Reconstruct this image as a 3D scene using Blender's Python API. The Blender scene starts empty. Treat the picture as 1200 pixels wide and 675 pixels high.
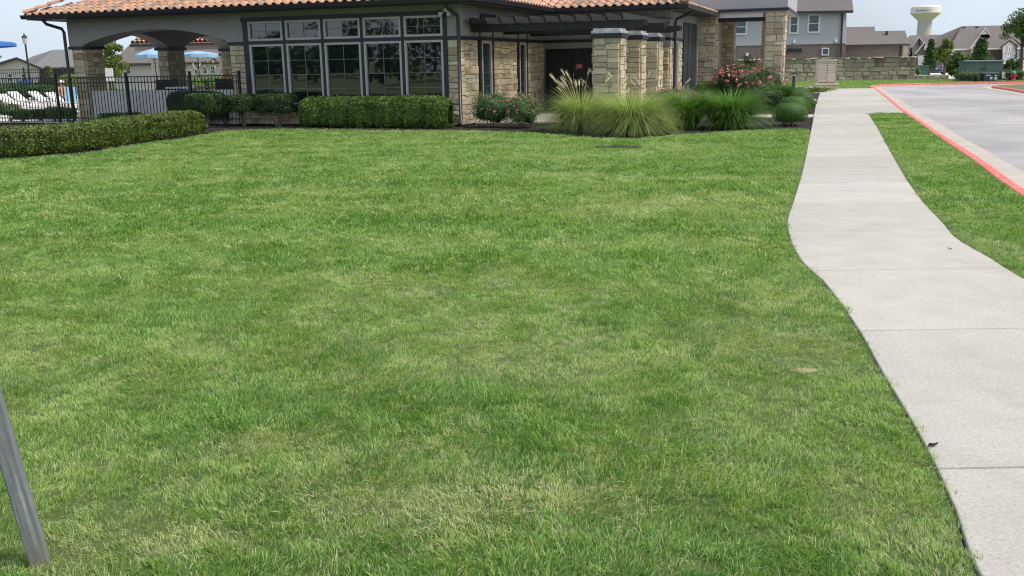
import bpy, bmesh, math, random
import numpy as np
from mathutils import Vector, Matrix
R = math.radians
random.seed(7); rng = np.random.default_rng(7)
scn = bpy.context.scene
COL = scn.collection

# ------------------------------------------------------------------ camera
F = 1112.0; CH = 1.65; PITCH = math.atan((337.5-75)/F); ROLL = R(0.97)
f0 = np.array([0, math.cos(PITCH), -math.sin(PITCH)]); r0 = np.array([1., 0, 0]); u0 = np.cross(r0, f0)
RV = r0*math.cos(ROLL)-u0*math.sin(ROLL); UV = u0*math.cos(ROLL)+r0*math.sin(ROLL); CV = np.array([0, 0, CH])
cd = bpy.data.cameras.new('camera'); cam = bpy.data.objects.new('camera', cd); COL.objects.link(cam)
cd.sensor_width = 36; cd.lens = 36*F/1200; cd.clip_start = .05; cd.clip_end = 6000
cam.matrix_world = Matrix(((RV[0], UV[0], -f0[0], 0), (RV[1], UV[1], -f0[1], 0), (RV[2], UV[2], -f0[2], CH), (0, 0, 0, 1)))
scn.camera = cam
# ------------------------------------------------------------------ sky, sun, exposure
SUN_AZ = 108.0; SUN_EL = 56.0
w = bpy.data.worlds.new('World'); scn.world = w; w.use_nodes = True
nt = w.node_tree; nt.nodes.clear()
def wn(t, **k):
    n = nt.nodes.new(t)
    for a, b in k.items(): setattr(n, a, b)
    return n
out = wn('ShaderNodeOutputWorld'); bg = wn('ShaderNodeBackground'); sky = wn('ShaderNodeTexSky')
sky.sky_type = 'NISHITA'; sky.sun_disc = False; sky.sun_elevation = R(SUN_EL); sky.sun_rotation = R(SUN_AZ)
sky.air_density = 1.0; sky.dust_density = 2.5; sky.ozone_density = 1.2
tc = wn('ShaderNodeTexCoord'); mp = wn('ShaderNodeMapping'); mp.inputs['Scale'].default_value = (1.6, 1.6, 4.5)
nz = wn('ShaderNodeTexNoise'); nz.inputs['Scale'].default_value = 1.7; nz.inputs['Detail'].default_value = 7; nz.inputs['Roughness'].default_value = .55
cr = wn('ShaderNodeValToRGB'); cr.color_ramp.elements[0].position = .33; cr.color_ramp.elements[1].position = .68
cr.color_ramp.elements[0].color = (.45, .45, .45, 1); cr.color_ramp.elements[1].color = (.85, .85, .85, 1)
mx = wn('ShaderNodeMixRGB'); mx.inputs[2].default_value = (5.9, 6.8, 7.9, 1)
L = nt.links.new
L(tc.outputs['Generated'], mp.inputs['Vector']); L(mp.outputs[0], nz.inputs['Vector']); L(nz.outputs['Fac'], cr.inputs[0])
L(cr.outputs[0], mx.inputs[0]); L(sky.outputs[0], mx.inputs[1]); L(mx.outputs[0], bg.inputs[0])
bg.inputs[1].default_value = .088; L(bg.outputs[0], out.inputs[0])
sd = bpy.data.lights.new('sun', 'SUN'); sun = bpy.data.objects.new('sun', sd); COL.objects.link(sun)
sd.energy = 2.3; sd.angle = R(12); sd.color = (1, .93, .82)
sv = Vector((math.sin(R(SUN_AZ))*math.cos(R(SUN_EL)), math.cos(R(SUN_AZ))*math.cos(R(SUN_EL)), math.sin(R(SUN_EL))))
sun.rotation_euler = (-sv).to_track_quat('-Z', 'Y').to_euler(); sun.location = sv*50
vs = scn.view_settings; vs.view_transform = 'Standard'; vs.look = 'None'; vs.gamma = 1; vs.exposure = 0.68; vs.use_curve_mapping = False
scn.cycles.use_denoising = True; scn.cycles.denoising_input_passes = 'RGB_ALBEDO_NORMAL'; scn.cycles.denoising_prefilter = 'ACCURATE'; scn.cycles.filter_width = 1.15; scn.cycles.max_bounces = 6; scn.cycles.diffuse_bounces = 3; scn.cycles.glossy_bounces = 3
scn.cycles.transparent_max_bounces = 8; scn.cycles.use_adaptive_sampling = False
scn.render.use_persistent_data = False

# ------------------------------------------------------------------ pixel -> place
def ray(px, py): return f0+RV*((px-600)/F)+UV*((337.5-py)/F)
def G(px, py, z=0.):
    d = ray(px, py); t = (z-CH)/d[2]; return CV+d*t
def D(px, py, Y):
    d = ray(px, py); return CV+d*(Y/d[1])
AA = R(20); dA = np.array([math.cos(AA), -math.sin(AA)]); nB = np.array([math.sin(AA), math.cos(AA)]); O_ = np.array([-1.33, 26.9])
def W(s, t, z=0.):
    q = O_+dA*s+nB*t; return np.array([q[0], q[1], z])
def st(p): q = np.array(p[:2])-O_; return float(np.dot(q, dA)), float(np.dot(q, nB))

# ------------------------------------------------------------------ materials
MATS = {}
class NB:
    def __init__(s, name):
        s.m = bpy.data.materials.new(name); s.m.use_nodes = True; s.t = s.m.node_tree; s.t.nodes.clear()
        s.out = s.n('ShaderNodeOutputMaterial'); s.b = s.n('ShaderNodeBsdfPrincipled'); s.l(s.b.outputs[0], s.out.inputs[0])
    def n(s, t, **k):
        n = s.t.nodes.new(t)
        for a, b in k.items(): setattr(n, a, b)
        return n
    def l(s, a, b): s.t.links.new(a, b)
    def noise(s, scale, detail=4, rough=.6, vec=None, stretch=None, world=False):
        n = s.n('ShaderNodeTexNoise'); n.inputs['Scale'].default_value = scale; n.inputs['Detail'].default_value = detail; n.inputs['Roughness'].default_value = rough
        if vec is None:
            if world: vec = s.n('ShaderNodeNewGeometry').outputs['Position']
            else: vec = s.n('ShaderNodeTexCoord').outputs['Object']
        if stretch:
            m = s.n('ShaderNodeMapping'); m.inputs['Scale'].default_value = stretch; s.l(vec, m.inputs[0]); vec = m.outputs[0]
        s.l(vec, n.inputs['Vector']); return n.outputs['Fac']
    def ramp(s, fac, stops):
        r = s.n('ShaderNodeValToRGB'); e = r.color_ramp.elements
        while len(e) < len(stops): e.new(.5)
        for i, (p, c) in enumerate(stops): e[i].position = p; e[i].color = (*c, 1) if len(c) == 3 else c
        s.l(fac, r.inputs[0]); return r.outputs[0]
    def mix(s, fac, a, b, mode='MIX'):
        m = s.n('ShaderNodeMixRGB', blend_type=mode)
        for i, v in ((0, fac), (1, a), (2, b)):
            if isinstance(v, (int, float)): m.inputs[i].default_value = v
            elif isinstance(v, tuple): m.inputs[i].default_value = (*v, 1) if len(v) == 3 else v
            else: s.l(v, m.inputs[i])
        return m.outputs[0]
    def bump(s, h, strength=.3, dist=.01):
        b = s.n('ShaderNodeBump'); b.inputs['Strength'].default_value = strength; b.inputs['Distance'].default_value = dist
        s.l(h, b.inputs['Height']); s.l(b.outputs[0], s.b.inputs['Normal'])
    def col(s, c): 
        if isinstance(c, tuple): s.b.inputs['Base Color'].default_value = (*c, 1)
        else: s.l(c, s.b.inputs['Base Color'])
    def attr(s, name, typ='GEOMETRY'):
        a = s.n('ShaderNodeAttribute'); a.attribute_name = name; a.attribute_type = typ; return a.outputs['Fac']
    def rnd(s): return s.n('ShaderNodeObjectInfo').outputs['Random']
def mat(name, c, rough=.7, var=.15, scale=8., bump=.15, bscale=60., metal=0., spec=.5, world=False):
    b = NB(name); lo = tuple(x*(1-var) for x in c); hi = tuple(min(1, x*(1+var)) for x in c)
    n = b.noise(scale, 5, .6, world=world); b.col(b.ramp(n, [(.3, lo), (.7, hi)]))
    b.b.inputs['Roughness'].default_value = rough; b.b.inputs['Metallic'].default_value = metal; b.b.inputs['Specular IOR Level'].default_value = spec
    if bump: b.bump(b.noise(bscale, 4, .7, world=world), bump, .004)
    MATS[name] = b.m; return b.m
def M(k): return MATS[k]

mat('stucco', (.31, .302, .288), .9, .07, 1.5, .5, 140)
mat('stucco_light', (.70, .69, .68), .9, .05, 1.5, .4, 140)
mat('stucco_portico', (.40, .395, .42), .9, .05, 1.5, .4, 140)
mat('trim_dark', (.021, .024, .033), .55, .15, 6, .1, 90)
mat('gutter_dark', (.028, .031, .038), .38, .1, 4, .03, 60)
mat('frame_tan', (.44, .43, .41), .5, .06, 6, .05, 60)
mat('muntin', (.16, .18, .175), .5, .06, 6, .0)
mat('iron_black', (.012, .013, .016), .45, .2, 20, .1, 200)
mat('pergola_wood', (.020, .018, .020), .65, .35, 5, .4, 50)
mat('door_dark', (.014, .016, .022), .5, .2, 6, .05, 60)
mat('cap_stone', (.52, .52, .53), .7, .08, 8, .2, 80)
mat('mortar', (.40, .36, .28), .95, .15, 10, .5, 80)
mat('soffit', (.10, .105, .11), .8, .08, 3, .1, 60)
mat('deck', (.62, .58, .53), .85, .07, 1.2, .2, 60, world=True)
mat('galv', (.27, .285, .30), .45, .28, 9, .12, 70, metal=.35)
mat('white_plastic', (.72, .72, .70), .5, .05, 8, .03, 60)
mat('pale_blue_cloth', (.26, .42, .58), .85, .08, 6, .2, 90)
mat('blue_cloth', (.05, .16, .48), .85, .1, 6, .2, 90)
mat('sign_blue', (.05, .10, .32), .5, .05, 6, .0)
mat('red_sign', (.40, .015, .03), .5, .08, 9, .0)
mat('white_print', (.75, .72, .72), .6, .05, 9, .0)
mat('siding_grey', (.47, .47, .49), .8, .04, .6, .1, 40)
mat('siding_cream', (.60, .56, .52), .8, .05, .6, .1, 40)
mat('siding_brown', (.13, .105, .095), .8, .1, 2, .1, 40)
mat('white_paint', (.72, .71, .70), .6, .05, 2, .05, 60)
mat('garage_white', (.62, .61, .61), .6, .05, 2, .05, 60)
mat('tower_white', (.88, .79, .66), .55, .05, .15, .0)
mat('tower_shaft', (.56, .50, .44), .8, .08, .2, .0)
mat('tower_letter', (.22, .27, .36), .7, .05, .2, .0)
mat('box_green', (.085, .135, .115), .5, .15, 3, .05, 40)
mat('box_green_dark', (.03, .055, .05), .5, .15, 3, .05, 40)
mat('label_white', (.62, .64, .66), .6, .1, 9, .0)
mat('bin_green', (.02, .10, .07), .5, .15, 5, .05, 40)
mat('hydrant_red', (.42, .04, .07), .5, .15, 9, .05, 40)
mat('hydrant_green', (.05, .28, .17), .5, .15, 9, .05, 40)
mat('mailbox', (.50, .42, .335), .55, .05, 3, .05, 60)
mat('mailbox_gap', (.20, .16, .125), .7, .05, 3, .0)
mat('mailbox_base', (.42, .31, .21), .85, .15, 5, .3, 60)
mat('bark', (.11, .085, .065), .95, .3, 12, .8, 40)
mat('skin', (.46, .25, .17), .6, .08, 12, .0)
mat('dark_wicker', (.022, .02, .02), .7, .3, 30, .3, 120)
mat('tyre', (.02, .02, .021), .85, .15, 20, .2, 90)
mat('rim', (.45, .46, .48), .35, .05, 9, .0, metal=.8)
mat('paint_blue', (.10, .14, .24), .22, .05, 3, .0, spec=.7)
mat('paint_white', (.72, .74, .77), .25, .03, 3, .0, spec=.6)
mat('car_dark', (.015, .017, .02), .3, .1, 5, .0)
mat('tail_red', (.35, .02, .02), .3, .1, 5, .0)
mat('straw', (.46, .38, .22), .9, .15, 30, .0)
mat('plume', (.52, .44, .29), .95, .12, 30, .0)
mat('soil_tan', (.36, .28, .165), .95, .2, 25, .8, 80)
mat('water', (.10, .36, .46), .08, .1, 1, .1, 3)
mat('lamp_glass', (.62, .6, .55), .3, .05, 5, .0)
mat('dry_stem', (.20, .165, .115), .95, .25, 20, .4, 60)
mat('retain_cap', (.22, .205, .18), .95, .2, 2, .6, 20)

b = NB('post_metal'); n1 = b.noise(1, 5, .7, stretch=(90, 90, 3)); n2 = b.noise(9, 5, .7); n3 = b.noise(60, 4, .8)
c = b.ramp(n1, [(.35, (.17, .185, .205)), (.55, (.27, .285, .305)), (.72, (.52, .54, .56))]); c = b.mix(.6, c, b.ramp(n2, [(.3, (.62, .62, .62)), (.7, (1.1, 1.1, 1.1))]), 'MULTIPLY'); c = b.mix(b.ramp(n3, [(.66, (0, 0, 0)), (.74, (.8, .8, .8))]), c, (.62, .62, .60))
sp = b.n('ShaderNodeSeparateXYZ'); b.l(b.n('ShaderNodeTexCoord').outputs['Object'], sp.inputs[0]); c = b.mix(b.ramp(sp.outputs[2], [(.02, (.6, .6, .6)), (.16, (0, 0, 0))]), c, (.21, .17, .11)); b.col(c)
b.b.inputs['Roughness'].default_value = .5; b.b.inputs['Metallic'].default_value = .25; b.bump(n2, .15, .004); MATS['post_metal'] = b.m
def stone_mat(name, stops, rough=.9):
    b = NB(name)
    ad = b.n('ShaderNodeMath', operation='ADD'); b.l(b.rnd(), ad.inputs[0]); b.l(b.n('ShaderNodeNewGeometry').outputs['Random Per Island'], ad.inputs[1]); fr_ = b.n('ShaderNodeMath', operation='FRACT'); b.l(ad.outputs[0], fr_.inputs[0])
    base = b.ramp(fr_.outputs[0], stops)
    n = b.noise(9, 6, .65, world=True); n2 = b.noise(2.1, 3, .6, world=True)
    c = b.mix(.55, base, b.ramp(n, [(.25, (.42, .40, .36)), (.55, (.80, .78, .74)), (.8, (1, 1, .98))]), 'MULTIPLY')
    c = b.mix(b.ramp(n2, [(.55, (0, 0, 0)), (.75, (.35, .35, .35))]), c, (.27, .20, .13))
    b.col(c); b.b.inputs['Roughness'].default_value = rough; b.bump(b.noise(26, 7, .75, world=True), .9, .02)
    MATS[name] = b.m
stone_mat('limestone', [(0, (.70, .59, .41)), (.22, (.80, .70, .51)), (.42, (.50, .42, .29)), (.6, (.72, .59, .39)), (.74, (.47, .42, .33)), (.90, (.78, .65, .44)), (.96, (.50, .37, .24)), (1, (.46, .32, .19))])
stone_mat('retaining_stone', [(0, (.36, .32, .24)), (.3, (.44, .39, .29)), (.6, (.31, .28, .215)), (.85, (.40, .34, .25)), (.96, (.27, .19, .15)), (1, (.22, .16, .13))])
b = NB('tile'); ad = b.n('ShaderNodeMath', operation='ADD'); b.l(b.rnd(), ad.inputs[0]); b.l(b.n('ShaderNodeNewGeometry').outputs['Random Per Island'], ad.inputs[1]); fr_ = b.n('ShaderNodeMath', operation='FRACT'); b.l(ad.outputs[0], fr_.inputs[0]); c = b.ramp(fr_.outputs[0], [(0, (.56, .30, .19)), (.3, (.66, .37, .24)), (.5, (.50, .29, .20)), (.64, (.66, .42, .30)), (.80, (.42, .29, .22)), (1, (.30, .24, .20))])
c = b.mix(.5, c, b.ramp(b.noise(14, 5, .7, world=True), [(.3, (.55, .52, .5)), (.7, (1, 1, 1))]), 'MULTIPLY'); b.col(c); b.b.inputs['Roughness'].default_value = .85; b.bump(b.noise(60, 4, .7, world=True), .3, .005); MATS['tile'] = b.m
b = NB('tile_far'); c = b.ramp(b.noise(3.2, 2, .5, world=True), [(.3, (.46, .27, .19)), (.5, (.66, .35, .22)), (.7, (.60, .38, .27))]); b.col(c); b.b.inputs['Roughness'].default_value = .85; MATS['tile_far'] = b.m
# shingles
def shingle(name, c):
    b = NB(name); n = b.noise(7, 4, .7, stretch=(1, 1, 3), world=True); n2 = b.noise(.5, 3, .5, world=True)
    base = b.ramp(n, [(.3, tuple(x*.72 for x in c)), (.7, tuple(x*1.2 for x in c))])
    b.col(b.mix(.4, base, b.ramp(n2, [(.3, (.75, .75, .75)), (.7, (1, 1, 1))]), 'MULTIPLY'))
    wv = b.n('ShaderNodeTexWave', wave_type='BANDS', bands_direction='Z', wave_profile='SAW'); wv.inputs['Scale'].default_value = 4; wv.inputs['Distortion'].default_value = .4
    b.l(b.n('ShaderNodeNewGeometry').outputs['Position'], wv.inputs['Vector']); b.bump(wv.outputs['Fac'], .6, .03)
    b.b.inputs['Roughness'].default_value = .95; MATS[name] = b.m
shingle('shingle', (.155, .142, .14)); shingle('shingle_warm', (.16, .14, .132)); shingle('shingle_light', (.20, .195, .195))
def brick(name, c1, c2, mortar, scale, rot=None):
    b = NB(name); t = b.n('ShaderNodeTexBrick'); g = b.n('ShaderNodeNewGeometry').outputs['Position']
    sp = b.n('ShaderNodeSeparateXYZ'); cb = b.n('ShaderNodeCombineXYZ'); b.l(g, sp.inputs[0]); b.l(sp.outputs[0], cb.inputs[0]); b.l(sp.outputs[2], cb.inputs[1])
    b.l(cb.outputs[0], t.inputs['Vector']); t.inputs['Scale'].default_value = scale; t.inputs['Color1'].default_value = (*c1, 1); t.inputs['Color2'].default_value = (*c2, 1); t.inputs['Mortar'].default_value = (*mortar, 1)
    t.inputs['Brick Width'].default_value = .22; t.inputs['Row Height'].default_value = .08; t.inputs['Mortar Size'].default_value = .008; t.inputs['Bias'].default_value = -.2
    c = b.mix(.5, t.outputs['Color'], b.ramp(b.noise(2, 5, .7, world=True), [(.3, (.6, .6, .6)), (.7, (1, 1, 1))]), 'MULTIPLY')
    b.col(c); b.b.inputs['Roughness'].default_value = .95; b.bump(t.outputs['Fac'], -.4, .01); MATS[name] = b.m
brick('brick_brown', (.22, .165, .14), (.125, .098, .088), (.30, .27, .25), 1.0)
brick('stone_far', (.52, .45, .36), (.40, .35, .29), (.34, .30, .25), .4)
def glass(name, c, rough=.03, ior=1.6):
    b = NB(name); b.col(c); b.b.inputs['Roughness'].default_value = rough; b.b.inputs['IOR'].default_value = ior
    b.bump(b.noise(1.3, 2, .5, world=True), .05, .02); MATS[name] = b.m
glass('window_glass', (.006, .012, .013), .02, 2.1)
glass('far_glass', (.05, .085, .095), .12, 1.6)
# concrete
def concrete(name, c, joint=True):
    b = NB(name); fine = b.noise(55, 6, .75, world=True); mid = b.noise(3.2, 6, .65, world=True); big = b.noise(.55, 4, .55, world=True); st_ = b.noise(1.1, 5, .7, world=True, stretch=(1, .35, 1))
    col = b.ramp(fine, [(.28, tuple(x*.70 for x in c)), (.72, tuple(x*1.22 for x in c))])
    col = b.mix(.45, col, b.ramp(mid, [(.3, (.74, .72, .69)), (.65, (1.03, 1.02, 1.0))]), 'MULTIPLY')
    col = b.mix(.5, col, b.ramp(big, [(.35, (.80, .79, .77)), (.65, (1, 1, 1))]), 'MULTIPLY')
    col = b.mix(.45, col, b.ramp(st_, [(.28, (.66, .62, .57)), (.42, (1, 1, 1))]), 'MULTIPLY')
    v = b.n('ShaderNodeTexVoronoi'); v.inputs['Scale'].default_value = 26; b.l(b.n('ShaderNodeNewGeometry').outputs['Position'], v.inputs['Vector'])
    col = b.mix(b.ramp(v.outputs['Distance'], [(.04, (.35, .35, .35)), (.09, (0, 0, 0))]), col, tuple(x*.55 for x in c))
    col = b.mix(1, col, b.ramp(b.rnd(), [(0, (.90, .90, .90)), (1, (1.03, 1.03, 1.03))]), 'MULTIPLY')
    b.col(col); b.b.inputs['Roughness'].default_value = .88; b.bump(b.noise(110, 6, .75, world=True), .5, .004); MATS[name] = b.m
concrete('concrete', (.50, .47, .43)); concrete('gutter_conc', (.52, .47, .415)); concrete('patio', (.56, .50, .42))
b = NB('asphalt'); a = b.noise(90, 5, .8, world=True); m_ = b.noise(.25, 5, .6, world=True, stretch=(1, .5, 1)); m2 = b.noise(1.5, 5, .65, world=True, stretch=(.3, 1, 1))
c = b.ramp(a, [(.28, (.28, .262, .262)), (.72, (.49, .462, .462))]); c = b.mix(.85, c, b.ramp(m_, [(.32, (.62, .62, .63)), (.6, (1.06, 1.05, 1.05))]), 'MULTIPLY'); c = b.mix(.6, c, b.ramp(m2, [(.3, (.68, .66, .67)), (.5, (1, 1, 1))]), 'MULTIPLY'); m3 = b.noise(.8, 6, .75, world=True); c = b.mix(b.ramp(m3, [(.60, (0, 0, 0)), (.70, (.5, .5, .5))]), c, (.22, .21, .215))
b.col(c); b.b.inputs['Roughness'].default_value = .85; b.bump(a, .6, .006); MATS['asphalt'] = b.m
b = NB('red_paint'); n = b.noise(5, 7, .75, world=True); n2 = b.noise(.7, 3, .6, world=True)
c = b.ramp(n2, [(.3, (.62, .10, .085)), (.7, (.70, .17, .14))]); c = b.mix(b.ramp(n, [(.52, (0, 0, 0)), (.66, (.7, .7, .7))]), c, (.55, .44, .39)); b.col(c); b.b.inputs['Roughness'].default_value = .7; MATS['red_paint'] = b.m
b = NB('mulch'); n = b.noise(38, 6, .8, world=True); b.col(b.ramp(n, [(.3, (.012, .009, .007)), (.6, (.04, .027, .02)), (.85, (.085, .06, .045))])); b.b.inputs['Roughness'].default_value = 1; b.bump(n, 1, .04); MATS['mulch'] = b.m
b = NB('thatch'); n = b.noise(30, 6, .8, world=True); n2 = b.noise(1.2, 4, .6, world=True)
c = b.mix(b.ramp(n2, [(.4, (0, 0, 0)), (.7, (1, 1, 1))]), b.ramp(n, [(.3, (.05, .085, .02)), (.7, (.14, .22, .055))]), b.ramp(n, [(.3, (.09, .13, .035)), (.7, (.23, .28, .09))])); b.col(c); b.b.inputs['Roughness'].default_value = 1; b.bump(n, 1, .03); MATS['thatch'] = b.m
b = NB('ground_mix'); n = b.noise(.05, 5, .6, world=True); n2 = b.noise(9, 5, .7, world=True); b.col(b.mix(.5, b.ramp(n, [(.3, (.09, .12, .045)), (.7, (.15, .15, .07))]), b.ramp(n2, [(.3, (.07, .10, .03)), (.7, (.15, .19, .07))]))); b.b.inputs['Roughness'].default_value = 1; MATS['ground_mix'] = b.m
# leaves: per-leaf random value drives the hue, some light passes through
def leaf(name, stops, transl=.28, rough=.5, spec=.35):
    b = NB(name); r = b.attr('rnd'); n = b.noise(2.3, 3, .6, world=True)
    c = b.ramp(r, stops); c = b.mix(.5, c, b.ramp(n, [(.3, (.72, .76, .70)), (.7, (1.12, 1.08, 1.0))]), 'MULTIPLY')
    b.col(c); b.b.inputs['Roughness'].default_value = rough; b.b.inputs['Specular IOR Level'].default_value = spec
    t = b.n('ShaderNodeBsdfTranslucent'); b.l(b.mix(1, c, (1.1, 1.25, .55), 'MULTIPLY'), t.inputs[0]); m = b.n('ShaderNodeMixShader'); m.inputs[0].default_value = transl
    b.l(b.b.outputs[0], m.inputs[1]); b.l(t.outputs[0], m.inputs[2]); b.l(m.outputs[0], b.out.inputs[0]); MATS[name] = b.m
leaf('leaf_box', [(0, (0.052, 0.112, 0.024)), (.5, (0.112, 0.201, 0.042)), (.85, (0.194, 0.297, 0.066)), (1, (0.282, 0.371, 0.105))])
leaf('leaf_boxy', [(0, (0.042, 0.074, 0.013)), (.4, (0.087, 0.138, 0.026)), (.8, (0.166, 0.221, 0.042)), (1, (0.266, 0.285, 0.074))])
leaf('leaf_dark', [(0, (0.020, 0.049, 0.017)), (.5, (0.046, 0.096, 0.029)), (.85, (0.084, 0.152, 0.046)), (1, (0.145, 0.217, 0.080))])
leaf('leaf_ball', [(0, (0.041, 0.102, 0.022)), (.5, (0.078, 0.168, 0.035)), (.85, (0.131, 0.253, 0.056)), (1, (0.206, 0.337, 0.094))])
leaf('leaf_rose', [(0, (0.051, 0.101, 0.041)), (.5, (0.112, 0.203, 0.081)), (.85, (0.203, 0.324, 0.142)), (1, (0.344, 0.324, 0.203))])
leaf('leaf_tree', [(0, (0.039, 0.072, 0.021)), (.5, (0.091, 0.156, 0.039)), (.85, (0.156, 0.234, 0.065)), (1, (0.221, 0.286, 0.104))])
leaf('leaf_light', [(0, (0.081, 0.121, 0.028)), (.5, (0.149, 0.213, 0.046)), (.85, (0.230, 0.287, 0.069)), (1, (0.310, 0.345, 0.115))])
leaf('leaf_sage', [(0, (.08, .11, .06)), (.5, (.13, .17, .10)), (1, (.22, .25, .16))])
leaf('bloom_pink', [(0, (.62, .12, .20)), (.5, (.75, .24, .30)), (1, (.85, .45, .48))], .2)
leaf('bloom_white', [(0, (.60, .66, .48)), (1, (.82, .84, .72))], .2)
leaf('fountain', [(0, (0.155, 0.241, 0.061)), (.4, (0.293, 0.389, 0.113)), (.75, (0.431, 0.517, 0.172)), (1, (0.655, 0.655, 0.310))], .3)
leaf('fountain_olive', [(0, (0.138, 0.172, 0.052)), (.5, (0.259, 0.284, 0.103)), (1, (0.466, 0.431, 0.190))], .3)
leaf('fountain_green', [(0, (0.061, 0.149, 0.024)), (.5, (0.121, 0.257, 0.047)), (.9, (0.203, 0.365, 0.081)), (1, (0.324, 0.446, 0.162))], .3)
leaf('fountain_dark', [(0, (0.042, 0.098, 0.022)), (.5, (0.077, 0.161, 0.039)), (1, (0.140, 0.238, 0.063))], .3)
leaf('grass_green', [(0, (.10, .185, .038)), (.3, (.225, .37, .09)), (.6, (.345, .515, .15)), (.84, (.47, .63, .225)), (.94, (.58, .64, .32)), (1, (.68, .62, .42))], .38, .45, .3)
leaf('grass_lush', [(0, (.055, .135, .024)), (.4, (.14, .295, .06)), (.8, (.24, .425, .10)), (.95, (.34, .51, .15)), (1, (.50, .50, .27))], .38, .45, .3)
leaf('grass_pale', [(0, (.20, .28, .09)), (.35, (.40, .51, .18)), (.6, (.53, .61, .27)), (.8, (.64, .64, .37)), (1, (.75, .69, .47))], .36, .5, .3)

# ------------------------------------------------------------------ mesh helpers
def tag(o, label=None, cat=None, group=None, kind=None):
    if label: o['label'] = label
    if cat: o['category'] = cat
    if group: o['group'] = group
    if kind: o['kind'] = kind
    return o
def empty(name, loc=(0, 0, 0), rz=0, label=None, cat=None, group=None):
    o = bpy.data.objects.new(name, None); COL.objects.link(o); o.location = loc; o.rotation_euler = (0, 0, rz); o.empty_display_size = .2
    return tag(o, label, cat, group)
def link(name, me, m=None, parent=None, loc=None, rot=None, scale=None):
    o = bpy.data.objects.new(name, me); COL.objects.link(o)
    if m is not None and not me.materials: me.materials.append(MATS[m] if isinstance(m, str) else m)
    if parent: o.parent = parent
    if loc is not None: o.location = [float(x) for x in loc]
    if rot is not None: o.rotation_euler = rot
    if scale is not None: o.scale = scale
    return o
class MB:
    def __init__(s): s.v = []; s.f = []
    def add(s, v, f):
        k = len(s.v); s.v += [tuple(float(c) for c in p) for p in v]; s.f += [tuple(k+i for i in q) for q in f]; return s
    def box(s, x0, x1, y0, y1, z0, z1):
        return s.add([(x0, y0, z0), (x1, y0, z0), (x1, y1, z0), (x0, y1, z0), (x0, y0, z1), (x1, y0, z1), (x1, y1, z1), (x0, y1, z1)],
                     [(0, 3, 2, 1), (4, 5, 6, 7), (0, 1, 5, 4), (1, 2, 6, 5), (2, 3, 7, 6), (3, 0, 4, 7)])
    def obox(s, c, half, rot):   # oriented box, rot = 3x3
        rot = np.array(rot); v = []
        for dz in (-1, 1):
            for dx, dy in ((-1, -1), (1, -1), (1, 1), (-1, 1)): v.append(np.array(c)+rot @ (np.array(half)*np.array((dx, dy, dz))))
        return s.add(v, [(0, 3, 2, 1), (4, 5, 6, 7), (0, 1, 5, 4), (1, 2, 6, 5), (2, 3, 7, 6), (3, 0, 4, 7)])
    def bar(s, a, b_, wd, ht=None):
        a = np.array(a, float); b_ = np.array(b_, float); ht = ht or wd; d = b_-a; ln = np.linalg.norm(d); d /= ln
        up = np.array((0, 0, 1.)) if abs(d[2]) < .95 else np.array((0, 1., 0)); x = np.cross(d, up); x /= np.linalg.norm(x); y = np.cross(x, d)
        return s.obox((a+b_)/2, (wd/2, ht/2, ln/2), np.stack([x, y, d], 1))
    def prism(s, poly, axis, a, b_):
        """poly in the two other axes (cyclic order), extruded along axis a..b"""
        n = len(poly); v = []
        for h in (a, b_):
            for p in poly:
                v.append({'z': (p[0], p[1], h), 'y': (p[0], h, p[1]), 'x': (h, p[0], p[1])}[axis])
        return s.add(v, [tuple(range(n)), tuple(range(2*n-1, n-1, -1))]+[(i, (i+1) % n, n+(i+1) % n, n+i) for i in range(n)])
    def tube(s, pts, rad, n=8, cap=True):
        pts = [np.array(p, float) for p in pts]; rad = rad if hasattr(rad, '__len__') else [rad]*len(pts); k = len(s.v); px = None
        for i, p in enumerate(pts):
            d = pts[min(i+1, len(pts)-1)]-pts[max(i-1, 0)]; d /= np.linalg.norm(d)+1e-9
            if px is None: up = np.array((0, 0, 1.)) if abs(d[2]) < .9 else np.array((1., 0, 0)); px = np.cross(up, d)
            px = px-d*np.dot(px, d); px /= np.linalg.norm(px)+1e-9; py = np.cross(d, px)
            for j in range(n):
                a = 2*math.pi*j/n; s.v.append(tuple(p+(px*math.cos(a)+py*math.sin(a))*rad[i]))
        for i in range(len(pts)-1):
            for j in range(n): s.f.append((k+i*n+j, k+i*n+(j+1) % n, k+(i+1)*n+(j+1) % n, k+(i+1)*n+j))
        if cap: s.f.append(tuple(k+j for j in range(n-1, -1, -1))); s.f.append(tuple(k+(len(pts)-1)*n+j for j in range(n)))
        return s
    def lathe(s, prof, c=(0, 0, 0), n=20):
        k = len(s.v)
        for r_, z in prof:
            for j in range(n): a = 2*math.pi*j/n; s.v.append((c[0]+r_*math.cos(a), c[1]+r_*math.sin(a), c[2]+z))
        for i in range(len(prof)-1):
            for j in range(n): s.f.append((k+i*n+j, k+i*n+(j+1) % n, k+(i+1)*n+(j+1) % n, k+(i+1)*n+j))
        s.f.append(tuple(k+j for j in range(n-1, -1, -1))); s.f.append(tuple(k+(len(prof)-1)*n+j for j in range(n))); return s
    def mesh(s, name, m, smooth=False, fixn=True):
        me = bpy.data.meshes.new(name); me.from_pydata(s.v, [], s.f)
        if fixn:
            bm = bmesh.new(); bm.from_mesh(me); bmesh.ops.recalc_face_normals(bm, faces=bm.faces); bm.to_mesh(me); bm.free()
        if smooth: me.shade_smooth()
        me.materials.append(MATS[m] if isinstance(m, str) else m); return me
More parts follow.
